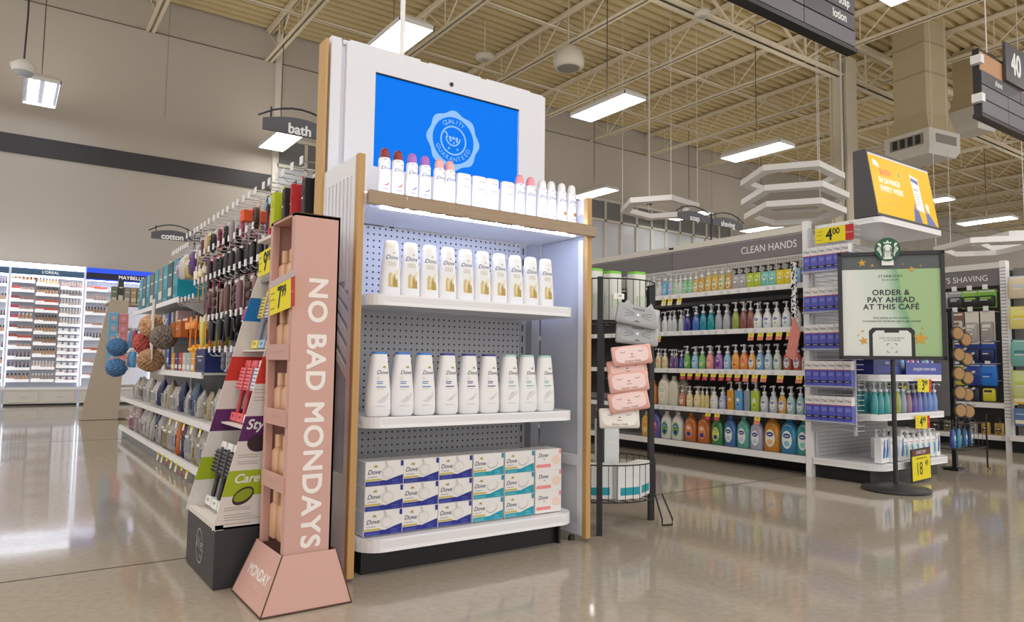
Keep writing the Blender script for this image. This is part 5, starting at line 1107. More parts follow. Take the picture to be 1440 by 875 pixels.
# bottles
def soft(h, f=.12):
    q = [int(h[i:i + 2], 16) for i in (1, 3, 5)]; g = 175
    return '#' + ''.join('%02x' % int(v + (g - v) * f) for v in q)
def mk_pump(c, w, h, lab, shape='oval', cap='#e9eaee', d=None, tr=False):
    c = soft(c)
    d = d or w * .62
    def mk():
        o = root('refill_bottle' if shape == 'jug' else 'soap_bottle'); pw = {'oval': 2.4, 'box': 5, 'jug': 2.8}[shape]; m = mat(c, .12, alpha=1, spec=.6)
        hb = h * (.68 if shape != 'jug' else .90)
        if shape == 'box': secs = [(0, w * .47, d * .47, pw), (.004, w * .5, d * .5, pw), (hb, w * .5, d * .5, pw), (hb + .004, w * .46, d * .46, pw)]
        elif shape == 'jug': secs = [(0, w * .44, d * .44, pw), (.008, w * .5, d * .5, pw), (hb * .6, w * .49, d * .5, pw), (hb * .82, w * .42, d * .44, pw), (hb * .93, w * .28, d * .36, 2.2), (hb, w * .15, w * .15, 2)]
        else: secs = [(0, w * .42, d * .42, pw), (.006, w * .48, d * .48, pw), (hb * .45, w * .5, d * .5, pw), (hb * .78, w * .42, d * .44, pw), (hb * .94, w * .24, d * .28, 2), (hb, w * .16, w * .16, 2)]
        b = MB(); b.loft(secs, m, 18); b.build('bottle_body', o, False)
        cm = mat(cap, .3); b = MB()
        if shape == 'jug': b.loft([(hb, w * .17, w * .17), (h, w * .16, w * .16)], cm, 12)
        else:
            r = min(.016, w * .24); b.loft([(hb, r, r), (hb + .016, r, r), (hb + .018, r * .35, r * .35), (h - .014, r * .35, r * .35)], cm, 10); b.loft([(h - .014, r * .8, r * .8), (h, r * .7, r * .7)], cm, 10); b.tube([(0, 0, h - .006), (0, -.035, h - .006), (0, -.040, h - .014)], .0045, cm, 6)
        b.build('cap' if shape == 'jug' else 'pump', o, False)
        if lab:
            P0 = fy_sec(secs); P = lambda x, z: P0(x, z); P2 = lambda x, z: (x, P0(x, z)[1] - .0006, z); b = MB(); zc = hb * .42; c1, c2, c3 = lab
            b.poly([(w * .30 * math.cos(2 * PI * k / 14), zc + hb * .28 * math.sin(2 * PI * k / 14)) for k in range(14)], mat(c1, .4), P)
            b.poly([(w * .22 * math.cos(2 * PI * k / 12), zc + hb * .12 + hb * .075 * math.sin(2 * PI * k / 12)) for k in range(12)], mat(c2, .4), P2)
            b.poly([(w * .18 * math.cos(2 * PI * k / 10), zc - hb * .12 + hb * .09 * math.sin(2 * PI * k / 10)) for k in range(10)], mat(c3, .4), P2)
            b.patch(-w * .12, w * .12, zc + hb * .10, zc + hb * .13, WHITE, lambda x, z: (x, P0(x, z)[1] - .0011, z), 2, 1)
            b.build('label', o, False)
        return o
    return mk
CL = '#d9dde2'
LB = ('#f2f4f6', '#25408f', '#c9d8e6')
R1 = [('clear', CL, .05, .235, ('#e9ecee', '#c7d5dc', '#e2e4e6'), 'oval', '#f0f2f4')] * 2 + [('wide clear', CL, .07, .16, ('#f0e6e6', '#d4d9e0', '#e9d6d6'), 'oval', '#f0f2f4'), ('blue', '#62b4e0', .055, .20, ('#bfe0f2', '#3f8fcc', '#8cc9ea'), 'oval', '#f0f2f4'), ('lilac', '#b9c4e8', .055, .19, ('#d5dcf2', '#7f8fcf', '#a9b5e2'), 'oval', '#f0f2f4'), ('light green', '#bfe0b0', .055, .18, ('#d9efcf', '#6fbb62', '#a4d496'), 'oval', '#f0f2f4'), ('clear', CL, .05, .18, None, 'oval', '#f0f2f4'), ('green', '#8fd39a', .06, .18, ('#c9ecd0', '#3fa860', '#84cc96'), 'oval', '#f0f2f4'), ('green', '#8fd39a', .06, .18, ('#c9ecd0', '#3fa860', '#84cc96'), 'oval', '#f0f2f4')]
R1 += [('amber', '#e0b766', .06, .18, ('#eef2e0', '#8fb052', '#e2c070'), 'oval', '#f4f4f4'), ('amber', '#d9a850', .06, .19, ('#eef2e0', '#8fb052', '#d9a23c'), 'oval', '#f4f4f4'), ('golden', '#e6c050', .06, .21, ('#f0eed8', '#8fb052', '#e0a92c'), 'oval', '#f4f4f4'), ('golden', '#e6bd48', .06, .21, ('#f0eed8', '#8fb052', '#e0a92c'), 'oval', '#f4f4f4'), ('green and amber', '#cfc877', .06, .21, ('#eef2e0', '#7fae52', '#cf9a3a'), 'oval', '#f4f4f4'), ('amber', '#d6a048', .06, .21, ('#eef2e0', '#8fb052', '#cf8f30'), 'oval', '#f4f4f4')]
R1 += [(n, c, .06, .165, (c2, '#f2f2f0', c), 'box', '#1c1c1e') for n, c, c2 in (('grey', '#b4aeb8', '#a49daa'), ('grey', '#b4aeb8', '#a49daa'), ('lime', '#bcd23c', '#a9c22e'), ('lime', '#bcd23c', '#a9c22e'), ('teal', '#86cdc6', '#6cbdb6'), ('teal', '#86cdc6', '#6cbdb6'), ('yellow', '#eed92a', '#e2c81a'), ('yellow', '#eed92a', '#e2c81a'), ('sky blue', '#8fc2ee', '#79b0e2'))]
Y1 = [4.355, 4.295, 4.233, 4.166, 4.104, 4.048, 3.999, 3.95, 3.893, 3.836, 3.775, 3.71, 3.645, 3.581, 3.515, 3.447, 3.385, 3.320, 3.257, 3.192, 3.130, 3.065, 3.001, 2.936]
R2 = [('white', '#f0f0f2', .055, .175, ('#e4e6ea', '#c2c8d2', '#d9c9a0'), 'oval', '#f4f4f6')] * 3 + [('clear', '#cfd3dc', .05, .18, None, 'oval', '#e6e8ec'), ('clear', '#cfd3dc', .05, .18, None, 'oval', '#e6e8ec'), ('clear', '#c6cbd4', .05, .18, None, 'oval', '#e6e8ec'), ('navy', '#2c2f9a', .055, .185, None, 'oval', '#dfe2ea'), ('blue', '#3c6fc8', .06, .20, None, 'oval', '#dfe6f0'), ('teal', '#1f8fa8', .06, .21, None, 'oval', '#dfe9ee'), ('teal', '#1b95a6', .06, .21, None, 'oval', '#dfe9ee'), ('clear grey', '#a9b2bc', .06, .205, None, 'oval', '#e4e6ea'), ('clear grey', '#b4b9c4', .06, .20, None, 'oval', '#e4e6ea'), ('olive', '#9aa84a', .06, .21, None, 'oval', '#e6e8e0'), ('russet', '#8f5248', .055, .21, None, 'oval', '#e4dfe0'), ('russet', '#8f5248', .055, .21, None, 'oval', '#e4dfe0')]
R2 += [('white', '#eef0f2', .065, .19, ('#f6f7f8', '#2b49a8', c), 'oval', '#e4e6ea') for c in ('#c5dc9a', '#9cc8e6', '#b4d8a0', '#8ec6d6', '#7fb2d8')]
Y2 = [4.333, 4.251, 4.17, 4.113, 4.065, 3.994, 3.925, 3.838, 3.766, 3.69, 3.615, 3.541, 3.457, 3.387, 3.324, 3.262, 3.181, 3.105, 3.025, 2.945]
R3 = [('teal label clear', '#c9d6d2', .055, .17, ('#3f9f9a', '#e9eee6', '#77b94a')), ('cream', '#ecdca8', .055, .17, ('#f0c7b0', '#e0795a', '#f2e4b4')), ('cream', '#ecdca8', .055, .165, ('#f2d9a4', '#e09a5a', '#f2e4b4')), ('plum', '#6a4a86', .04, .16, ('#8f6ab0', '#4a2f68', '#b48fc8')), ('plum', '#5e4a92', .04, .16, ('#8f6ab0', '#4a2f68', '#c86a7a')), ('navy', '#38509a', .04, .15, ('#5f7ac0', '#2a3c86', '#8aa0d8')), ('green', '#5cab4c', .06, .185, ('#a9d69a', '#3f8f3c', '#cfe6a0')), ('sky blue', '#8fc4ea', .06, .175, ('#d4eaf8', '#3f86c8', '#9cd0f0')), ('green', '#6fb85a', .06, .18, ('#b4dca0', '#4a9f48', '#e0d06a')), ('pink', '#ea8f9a', .065, .185, ('#f4b9bc', '#d94f6a', '#f0c86a')), ('purple', '#a86fc4', .065, .185, ('#7f4aa6', '#c49ad8', '#5f2f86')), ('sky blue', '#86c2ea', .06, .18, ('#cfe8f8', '#3f9ad8', '#e9b48f')), ('orange', '#f0a63c', .065, .19, ('#f2c25a', '#e0622f', '#d9483a')), ('coral orange', '#ee8a4c', .065, .19, ('#f29a7a', '#d9482f', '#f2c25a')), ('amber', '#e8a53a', .06, .185, LB), ('blue', '#6aa6dc', .06, .19, LB), ('pale blue', '#b4cfe2', .06, .19, LB), ('pale green', '#c6d8c4', .06, .19, LB), ('red', '#c4564c', .065, .19, LB), ('red', '#bf4f46', .065, .19, LB), ('white', '#e4e8ea', .05, .16, ('#eef2f4', '#3f6ab0', '#8ec88a'))]
R3 = [r + ('oval', '#e6e8ec') for r in R3]
Y3 = [4.319, 4.244, 4.17, 4.095, 4.047, 3.99, 3.931, 3.851, 3.777, 3.702, 3.616, 3.537, 3.461, 3.386, 3.315, 3.247, 3.177, 3.103, 3.020, 2.945, 2.885]
R4 = [('orange', '#e08a2c', .07, .20, None, 'jug', '#e0a050'), ('large cream', '#ece6d0', .115, .25, ('#f2efe2', '#c9d6c0', '#e6e0c4'), 'jug', '#efead8'), ('large cream', '#e9e2cc', .10, .24, None, 'jug', '#efead8'), ('rust', '#c9774a', .06, .17, ('#efe2d0', '#b4452f', '#e6c9a0'), 'oval', '#e9d9c4'), ('pale yellow', '#ecd9a0', .06, .165, ('#f4ecc9', '#d9b45a', '#f0e0a6'), 'oval', '#ecebe4'), ('pale yellow', '#ecd9a0', .06, .165, ('#f4ecc9', '#d9b45a', '#f0e0a6'), 'oval', '#ecebe4'), ('pale yellow', '#e9d48f', .04, .165, None, 'oval', '#ecebe4'), ('pale yellow', '#e9d48f', .04, .165, None, 'oval', '#ecebe4'), ('white', '#ecebe9', .065, .165, ('#f6f5f2', '#c4cdd6', '#e9dcc0'), 'oval', '#f0f0f0'), ('lilac', '#b9bfe0', .055, .165, ('#e2e4f2', '#7f86c0', '#c4c9e6'), 'oval', '#f0f0f0'), ('amber', '#e29a26', .055, .21, ('#e8a83a', '#f2e6c8', '#d9861c'), 'box', '#eceae6'), ('blue', '#5fa6e0', .06, .21, ('#8fc2ec', '#f2f2f0', '#2f7fd0'), 'box', '#eceef0'), ('grey blue', '#8fa0b8', .045, .21, None, 'box', '#eceef0'), ('lime', '#b0cc3c', .06, .215, ('#d4e27f', '#eef2e0', '#8fae1f'), 'box', '#f0f2ea')] + [(n, c, .06, .19, LB, 'oval', '#dfe3e8') for n, c in (('clear', '#c4ccd4'), ('clear', '#bfc9d0'), ('amber', '#e0a848'), ('aqua', '#a6d0d4'), ('aqua', '#96c8d0'))]
Y4 = [4.314, 4.190, 4.087, 3.983, 3.907, 3.830, 3.778, 3.736, 3.665, 3.586, 3.506, 3.432, 3.36, 3.29, 3.215, 3.140, 3.068, 3.000, 2.925]
R5 = [('orange', '#eab04a', .10, .21, ('#f0c25a', '#e07a2c', '#e9d9a0'), 'jug', '#f0f0f0'), ('purple', '#5f5aa8', .105, .23, ('#d0567f', '#f0b4b4', '#3f3a8f'), 'jug', '#4a4a96'), ('white', '#ecebe2', .105, .225, ('#6fae5a', '#2f62a8', '#2a3f96'), 'jug', '#f4f4f0'), ('white', '#ecebe2', .105, .225, ('#6fae5a', '#2f62a8', '#2a3f96'), 'jug', '#f4f4f0'), ('brown orange', '#c46a2f', .11, .225, ('#e98a5a', '#f2c9a0', '#3a4a9c'), 'jug', '#d98a50'), ('brown orange', '#c46a2f', .11, .225, ('#e98a5a', '#f2c9a0', '#3a4a9c'), 'jug', '#d98a50'), ('green', '#3f8a4c', .10, .215, ('#e6e27a', '#b4cf5a', '#2a4f9c'), 'jug', '#5aa85f'), ('blue', '#3f72b4', .10, .23, LB, 'jug', '#4a86c8'), ('sea green', '#5fb0a4', .10, .23, LB, 'jug', '#7fc4b8'), ('pale violet', '#b4b4d0', .10, .22, LB, 'jug', '#d0d0e0'), ('large amber', '#d98a26', .12, .25, ('#f2f0e6', '#25408f', '#e9c48a'), 'jug', '#e6a050'), ('large blue', '#2f86b8', .12, .25, ('#eef4f6', '#25408f', '#8fc9e0'), 'jug', '#3f96c8'), ('large teal', '#3f9f9a', .105, .25, ('#eef4f4', '#25408f', '#9ad8c8'), 'jug', '#5fb8b0')]
Y5 = [4.39, 4.286, 4.165, 4.045, 3.906, 3.775, 3.645, 3.525, 3.407, 3.291, 3.160, 3.025, 2.908]
for rn, R, Y, z, nm in (('1', R1, Y1, 1.3005, 'top'), ('2', R2, Y2, 1.0005, 'second'), ('3', R3, Y3, .7005, 'third'), ('4', R4, Y4, .4005, 'fourth'), ('5', R5, Y5, .1255, 'bottom')):
    for k, (q, y) in enumerate(zip(R, Y)):
        n_, c, w, h, lab, shp, cap = q
        x = 4.512 if shp != 'jug' else 4.53
        put(('pump',) + q, mk_pump(c, w * 1.08, h, lab, shp, cap), (x, y, z), f'{n_} {"refill bottle" if shp == "jug" else "soap bottle"}, {ORD[len(R) - 1 - k]} from the end panel, {nm} CLEAN HANDS shelf', 'soap bottle', f'hand soaps on the {nm} shelf', rz=LEFTROT)
        if k % 2 == 0 and rn in '234': put(('pump',) + q, mk_pump(c, w * 1.08, h, lab, shp, cap), (x + .1, y - .01, z), f'{n_} soap bottle behind the {ORD[len(R) - 1 - k]} from the end panel, {nm} CLEAN HANDS shelf', 'soap bottle', f'hand soaps on the {nm} shelf', rz=LEFTROT)
def mk_tag(two):
    def mk():
        b = MB(); M = LE(0, 0, 0); b.box(-.024, .024, .0, .026, -.0012, 0, mat('#f0dc3a', .5), M); b.box(-.024, .024, -.028, .0, -.0012, 0, mat('#e58a72' if two == 1 else '#b8323a' if two == 2 else '#eee6c8', .5), M)
        b.text('1.99', M @ Matrix.Translation((0, .013, .0006)), .018, INK, sx=.8); b.text('1.99', M @ Matrix.Translation((0, -.013, .0006)), .012, WHITE if two == 2 else INK, sx=.8)
        return b.build('price_tag')
    return mk
TG_ = [(4.107, 1.243, 0), (4.039, 1.243, 0), (3.942, 1.243, 0), (4.243, .945, 1), (4.165, .945, 1), (3.264, .942, 1), (3.184, .942, 1), (3.109, .942, 1), (3.033, .942, 1), (2.951, .942, 1)] + [(y, .644, 2) for y in (3.909, 3.837, 3.756, 3.685, 3.607, 3.531, 3.461, 3.387)] + [(y, .644, 1) for y in (3.313, 3.236, 3.162, 3.028, 2.882)] + [(3.662, .342, 2), (3.576, .342, 2), (3.22, .342, 1), (4.9, .342, 1)]
seen = {}
for y, z, two in TG_:
    sh = {1.243: 'top', .945: 'second', .942: 'second', .644: 'third', .342: 'fourth'}[z]; seen[sh] = seen.get(sh, 0) + 1
    put(('tag', two), mk_tag(two), (GX - .012, y, z), f'yellow price tag, {ORD[seen[sh] - 1]} from the wire rack below the {sh} CLEAN HANDS shelf', 'price tag', 'price tags on the clean hands shelf', tilt=(0, .25))
for k in range(7):
    put(('tag', (0, 2, 0)[k % 3]), mk_tag((0, 2, 0)[k % 3]), (.9205, 4.6 + k * .16, .052), f'price tag, {ORD[k]} from near end, under the bottom shelf of the left aisle', 'price tag', 'price tags on the left aisle', tilt=(0, .2))
for k in range(5):
    put(('tag', 0), mk_tag(0), (.9205, 4.3 + k * .22, .322), f'price tag, {ORD[k]} from near end, under the middle shelf of the left aisle', 'price tag', 'price tags on the left aisle', tilt=(0, .2))
# hanging brushes on the gondola's end: pink sticks and a spotted strip
b = MB()
b.rbox(4.375, 4.40, 2.865, 2.90, 1.05, 1.44, WHITE, .004)
rr = random.Random(3)
for k in range(60): y, z = rr.uniform(2.87, 2.895), rr.uniform(1.06, 1.43); b.box(4.3735, 4.375, y - .004, y + .004, z - .007, z + .004, INK)
for k in range(30): x, z = rr.uniform(4.377, 4.398), rr.uniform(1.06, 1.43); b.box(x - .004, x + .004, 2.8635, 2.865, z - .007, z + .004, INK)
single(b, 'back_scrubber', 'white back scrubber strap with black spots hanging on the CLEAN HANDS shelf end', 'back scrubber', loc=(4.39, 2.88, 1.05))
for k in range(4):
    b = MB(); b.tube([(4.38 - .002 * k, 2.875 - .012 * k, 1.06 - .03 * k), (4.37, 2.93 - .016 * k, .80 - .01 * k)], .011, mat('#e08f86', .5), 7); single(b, 'massage_stick', f'salmon pink stick, {("far","second","third","near")[k]} one hanging below the spotted strap', 'stick', 'salmon sticks on the shelf end', loc=(4.38, 2.88, 1.06))

# ---------------------------------------------------------------- end cap with the blue and white cartons
t = EC = thing('end_cap_shelf', 'white end-cap shelf with wire side rack under the yellow savings screen', 'display shelf', (4.92, 2.58, 0)); ex0, ex1, ey0, ey1 = 4.44, 5.38, 2.34, 2.79
b = MB(); b.box(ex0 + .02, ex1 - .02, ey1 - .02, ey1, .12, 1.62, pegboard('#c2c1c2')); b.build('pegboard', t)
for z, y0 in ((.683, 2.37), (.435, 2.36), (1.0, 2.42), (1.25, 2.42)): shelf_mesh(ex0 + .03, ex1, y0, ey1, z, .04, .07).build('shelf', t)
shelf_mesh(ex0 - .01, ex1 + .01, 2.34, ey1, .128, .04, .1).build('base_shelf', t)
b = MB(); b.box(ex0 + .02, ex1 - .05, 2.42, ey1, 0, .088, BLACK); b.build('base_plinth', t)
cz = 1.655; shelf_mesh(ex0 + .06, ex1 - .02, 2.34, ey1, cz + .035, .035, .05).build('canopy', t)
b = MB(); b.box(ex0 + .1, ex1 - .06, 2.36, ey1, cz + .036, cz + .04, OFFW); b.build('canopy_deck', t)
for yy in (2.47, 2.76): b = MB(); b.box(4.385, 4.40, yy - .008, yy + .008, .30, 1.66, mat('#bfbfc6', .35)); b.build('upright', t)
b = MB(); z = .33
while z < 1.66: b.tube([(4.392, 2.45, z), (4.392, 2.78, z)], .0028, mat('#d4d4da', .35), 5); b.tube([(4.392, 2.45, z), (4.46, 2.45, z)], .0026, mat('#d4d4da', .35), 5); z += .032
b.build('wire_grid', t)
# media sign on the canopy
t2 = thing('screen_sign', 'dark wedge box with a yellow savings screen on the white canopy', 'screen', (4.9, 2.6, 1.695)); sx0, sx1 = 4.50, 5.33
prof = [(2.352, 1.697), (2.424, 2.145), (2.51, 2.145), (2.51, 1.697)]
b = MB(); n = 4; b.add([(sx0, y, z) for y, z in prof] + [(sx1, y, z) for y, z in prof], [(0, 1, 2, 3), (7, 6, 5, 4)] + [(i, n + i, n + (i + 1) % n, (i + 1) % n) for i in range(n)], mat('#4a494e', .5)); b.build('housing', t2)
sl = Vector((0, .072, .448)).normalized()
Ms = Matrix.Translation((0, 2.351, 1.697)) @ Matrix(((1, 0, 0, 0), (0, sl.y, -sl.z, 0), (0, sl.z, sl.y, 0), (0, 0, 0, 1)))
b = MB(); b.box(sx0 + .012, sx1 - .012, .02, .43, -.004, .0005, mat('#111111', .3, emit=1.0, ecol='#f5c02a', spec=.1), Ms); b.box(sx0 + .012, sx1 - .012, .422, .436, -.004, .001, mat('#e8e6de', .4), Ms); sc = b.build('screen', t2)
E = lambda h: mat('#101010', .3, emit=1.0, ecol=h)
b = MB(); xl = sx0
b.text('$600+', Ms @ Matrix.Translation((xl + .20, .32, .0012)), .062, E('#e0632a'), sx=.95, bold=.025); b.text('IN SAVINGS', Ms @ Matrix.Translation((xl + .23, .258, .0012)), .054, E('#fff6da'), sx=.95, bold=.03); b.text('EVERY WEEK', Ms @ Matrix.Translation((xl + .245, .20, .0012)), .054, E('#fff6da'), sx=.95, bold=.03)
b.text('clip & save with', Ms @ Matrix.Translation((xl + .235, .145, .0012)), .032, E('#e8a23a')); b.text('digital coupons', Ms @ Matrix.Translation((xl + .255, .105, .0012)), .032, E('#e8a23a'))
def mpoly(pts, c, dz=.001): b.add([(x, y, dz) for x, y in pts], [tuple(range(len(pts)))], E(c), Ms)
mpoly([(xl + .05, .36), (xl + .13, .345), (xl + .12, .375), (xl + .095, .39), (xl + .06, .40)], '#fbf3dc'); mpoly([(xl + .66, .13), (xl + .72, .1), (xl + .73, .16), (xl + .69, .18)], '#fbe9c0')
mpoly([(xl + .36, .33), (xl + .39, .31), (xl + .38, .35)], '#6a9a4a'); mpoly([(xl + .48, .02), (xl + .59, .02), (xl + .56, .12), (xl + .54, .17), (xl + .51, .13)], '#4f5f9a'); mpoly([(xl + .66, .02), (xl + .79, .02), (xl + .74, .07), (xl + .68, .13), (xl + .66, .1)], '#5f6fa8')
mpoly([(xl + .515, .12), (xl + .545, .2), (xl + .56, .16), (xl + .555, .1)], '#c99a7a', .0014); mpoly([(xl + .655, .1), (xl + .66, .18), (xl + .68, .13), (xl + .70, .1)], '#c99a7a', .0014)
mpoly([(xl + .55, .115), (xl + .645, .10), (xl + .635, .345), (xl + .525, .365)], '#f6f2ec', .0018); mpoly([(xl + .535, .315), (xl + .628, .30), (xl + .63, .33), (xl + .53, .345)], '#5a5f9a', .0022)
b.text('$600+', Ms @ Matrix.Translation((xl + .583, .26, .0024)), .03, E('#5a5a7a'))
for q in range(5): b.box(xl + .555, xl + .61 + .008 * (q % 2), .225 - q * .018, .229 - q * .018, .0022, .0025, E('#9a9aa8'), Ms)
b.build('advert', sc)
b = price_sheet(LE(4.372, 2.576, 1.592), .265, .10, '4', '00', '', '', red=.055)
single(b, 'price_sign', 'yellow and red 4.00 price sign at the top of the wire side rack', 'price sign', loc=(4.372, 2.576, 1.592))
def mk_tsal():
    o = root('shampoo_carton'); w, h, d = .050, .165, .04; b = MB(); b.box(-w / 2, w / 2, 0, d, 0, h, mat('#5a5fc0', .4)); b.box(-w / 2 - .0004, w / 2 + .0004, -.0004, d + .0004, h * .66, h, mat('#e9e8ea', .4)); b.build('carton_body', o, False)
    b = MB(); P = fy_flat(-.0006); P2 = fy_flat(-.0012); b.text('T/Sal', (0, h * .82), .021, INK, proj=P2); b.patch(-w / 2, w / 2, h * .645, h * .672, mat('#c8452f', .5), P, 2, 1); b.patch(-w / 2, w / 2, h * .16, h * .25, mat('#23244a', .5), P, 2, 1); b.patch(-w * .3, w * .3, h * .19, h * .215, mat('#b9bad8', .5), P2, 2, 1); b.patch(-w * .32, w * .32, h * .42, h * .56, mat('#7a80d6', .5), P, 2, 1); b.build('print', o, False); return o
trows = [1.35, 1.083, .84, .602, .378]
for r, z in enumerate(trows):
    b = MB(); CRM = mat('#cfd3e0', .2, alpha=.5); b.box(4.318, 4.385, 2.45, 2.78, z - .006, z - .001, CRM); b.box(4.318, 4.321, 2.45, 2.78, z - .006, z + .008, CRM); b.build('tray', EC)
    for k in range(6):
        put('tsal', mk_tsal, (4.334, 2.752 - k * .0535, z), f'white and violet carton, {ORD[k]} from the back, {("top","second","third","fourth","lowest")[r]} tray of the wire side rack', 'carton', 'white and violet cartons', rz=LEFTROT + random.uniform(-.04, .04))
# goods on the end-cap shelves
put('oxy', mk_box('#27307c', '#3f4aa0', .34, .2, .15, 'ultra'), (4.68, 2.41, .6845), 'dark blue carton at the left of the upper end-cap shelf', 'carton')
dl = [('#3fa6dc', 'light blue'), ('#4a3f9c', 'violet'), ('#d04a9a', 'magenta'), ('#5a4aa6', 'violet'), ('#3f3a8a', 'indigo'), ('#6fc0d0', 'aqua'), ('#4f46a0', 'violet')]
b = MB(); b.box(4.87, 5.36, 2.385, 2.392, .6845, .765, mat('#3d4aa8', .45)); b.box(4.87, 5.36, 2.392, 2.56, .6845, .69, mat('#3d4aa8', .45)); b.text('conquers more stains', FR(5.12, 2.3845, .725), .036, WHITE, .2); single(b, 'display_tray', 'blue lettered tray of bottles on the upper end-cap shelf', 'display tray', loc=(5.1, 2.45, .6845))
for k, (c, nm) in enumerate(dl): put(('dlb', c), mk_pump(c, .062, .19, ('#e6e6f2', c, '#f0c040'), 'oval', '#e6e6ec'), (4.91 + k * .068, 2.44, .6905), f'{nm} bottle, {nth(k, 7)} in the blue tray on the end-cap', 'bottle', 'bottles in the blue tray')
pb = [('#1f8f98', 'teal'), ('#25979c', 'teal'), ('#2aa0a0', 'teal'), ('#8fc0b8', 'pale teal'), ('#9aa63c', 'olive'), ('#8a9fb8', 'grey blue'), ('#9a6a86', 'mauve'), ('#5a46a8', 'purple'), ('#6a74c0', 'periwinkle'), ('#4a6ab8', 'blue'), ('#5f86c8', 'blue'), ('#6a8fd0', 'blue')]
for k, (c, nm) in enumerate(pb):
    for r in range(2):
        put(('fpb', c), mk_pump(c, .062, .205 if k < 6 else .19, None, 'oval', '#dfe6ea'), (4.535 + k * .072, 2.425 + r * .10, .4355), f'{nm} foaming soap bottle, {nth(k, 12)} {("front","back")[r]} row, middle end-cap shelf', 'soap bottle', 'foaming soaps on the end-cap')
def mk_cer():
    o = root('lotion_bottle'); secs = [(0, .030, .022, 4), (.004, .034, .025, 4), (.13, .034, .025, 4), (.138, .03, .021, 3), (.142, .013, .013, 2)]; b = MB(); b.loft(secs, mat('#f0f2f4', .35), 18); b.build('bottle_body', o, False)
    b = MB(); b.loft([(.142, .013, .013), (.158, .013, .013), (.16, .005, .005), (.178, .005, .005)], WHITE, 10); b.loft([(.178, .011, .011), (.19, .009, .009)], WHITE, 10); b.tube([(0, 0, .186), (0, -.03, .186), (0, -.034, .178)], .004, WHITE, 6); b.build('pump', o, False)
    b = MB(); P = fy_sec(secs); b.patch(-.02, .02, .112, .116, mat('#c0504a', .5), P, 4, 1); b.patch(-.005, .03, .02, .105, mat('#8fd0d8', .4), P, 3, 3); b.patch(.004, .022, .03, .09, mat('#3f86b8', .4), lambda x, z: (x, P(x, z)[1] - .0005, z), 3, 2); label_text(b, P, -.012, .095, .016, .002, mat('#9aa2b0', .6), 4, 2); b.build('label', o, False); return o
for k in range(6): put('cer', mk_cer, (4.86 + k * .076, 2.42, .1295), f'white lotion pump bottle, {nth(k, 6)} at the front of the lowest end-cap shelf', 'lotion bottle', 'lotions on the lowest end-cap shelf')
for k in range(5): put('cer', mk_cer, (4.78 + k * .1, 2.55, .1295), f'white lotion pump bottle, {nth(k, 5)} back row, lowest end-cap shelf', 'lotion bottle', 'lotions on the lowest end-cap shelf')
def mk_cart():
    o = root('lotion_carton'); b = MB(); b.box(-.028, .028, 0, .045, 0, .155, mat('#eef0f4', .4)); b.build('carton_body', o, False)
    b = MB(); P = fy_flat(0); b.poly([(-.012, .03), (.018, .03), (.018, .145), (.008, .145)], mat('#4a5fb4', .5), P); b.poly([(.0, .03), (.024, .03), (.024, .1)], mat('#8fc4dc', .5), fy_flat(-.0006)); label_text(b, P, -.012, .13, .02, .0025, mat('#9aa2b0', .6), 4, 2); b.build('print', o, False); return o
for k in range(5): put('cart', mk_cart, (4.56 + k * .058, 2.385 + .01 * (k % 2), .1295), f'white and blue carton, {nth(k, 5)} of those before the lotion pumps, lowest shelf', 'carton', 'lotion cartons')
for k in range(2): put('cart', mk_cart, (5.315 + k * .0 - .0 + .058 * k * .6, 2.40 + .1 * k, .1295), f'white and blue carton, {("front","back")[k]} one right of the lotion pumps on the lowest end-cap shelf', 'carton', 'lotion cartons')
for x, z, big, cents, lab in ((5.03, .615, '3', '99', 'yellow 3.99 price sign below the blue tray of the end-cap'), (4.99, .375, '4', '49', 'yellow 4.49 price sign below the foaming soaps of the end-cap')):
    b = price_sheet(FR(x, 2.345, z, -.03), .19, .085, big, cents, '', '', red=.035); single(b, 'price_sign', lab, 'price sign', loc=(x, 2.345, z))
t = thing('price_stand', 'black framed yellow 18.49 price sign clipped at the foot of the end-cap', 'price sign', (4.83, 2.285, .0)); b = MB(); Mp = FR(4.83, 2.285, .118, .03)
b.box(-.125, .125, -.105, .10, -.008, -.002, BLACK, Mp); b.build('frame', t)
b = MB(); b.box(-.117, .117, -.097, .055, -.002, 0, YEL, Mp); b.box(-.117, .117, .06, .092, -.002, 0, mat('#6a2a26', .5), Mp); b.text('EVERYDAY', Mp @ Matrix.Translation((0, .076, .001)), .03, WHITE, sx=.9); b.text('moisturizing lotion', Mp @ Matrix.Translation((0, .04, .001)), .018, INK); b.text('18', Mp @ Matrix.Translation((-.03, -.03, .001)), .115, INK, sx=.75); b.text('49', Mp @ Matrix.Translation((.065, .0, .001)), .055, INK, sx=.75); b.build('price_card', t)

# ---------------------------------------------------------------- poster stand
PC = Vector((4.385, 2.225)); t = thing('poster_stand', 'black floor stand with framed cafe poster reading ORDER & PAY AHEAD', 'sign stand', (PC.x, PC.y, 0)); FRM = mat('#2b2c2f', .45)
b = MB(); b.loft([(0, .185, .185), (.012, .19, .19), (.022, .18, .18), (.034, .10, .10), (.045, .03, .03)], FRM, 36, Matrix.Translation((PC.x, PC.y, 0))); b.build('base', t)
b = MB(); b.tube([(PC.x, PC.y, .03), (PC.x, PC.y, .80)], .0135, FRM, 10); b.build('pole', t)
ang = math.radians(-51.6); rx_, ry_ = math.cos(ang), math.sin(ang)   # the poster's reading direction
Mq = Matrix.Translation((PC.x - .012, PC.y - .004, 1.105)) @ Matrix(((rx_, 0, ry_, 0), (ry_, 0, -rx_, 0), (0, 1, 0, 0), (0, 0, 0, 1)))
w2, h2 = .292, .328
b = MB()
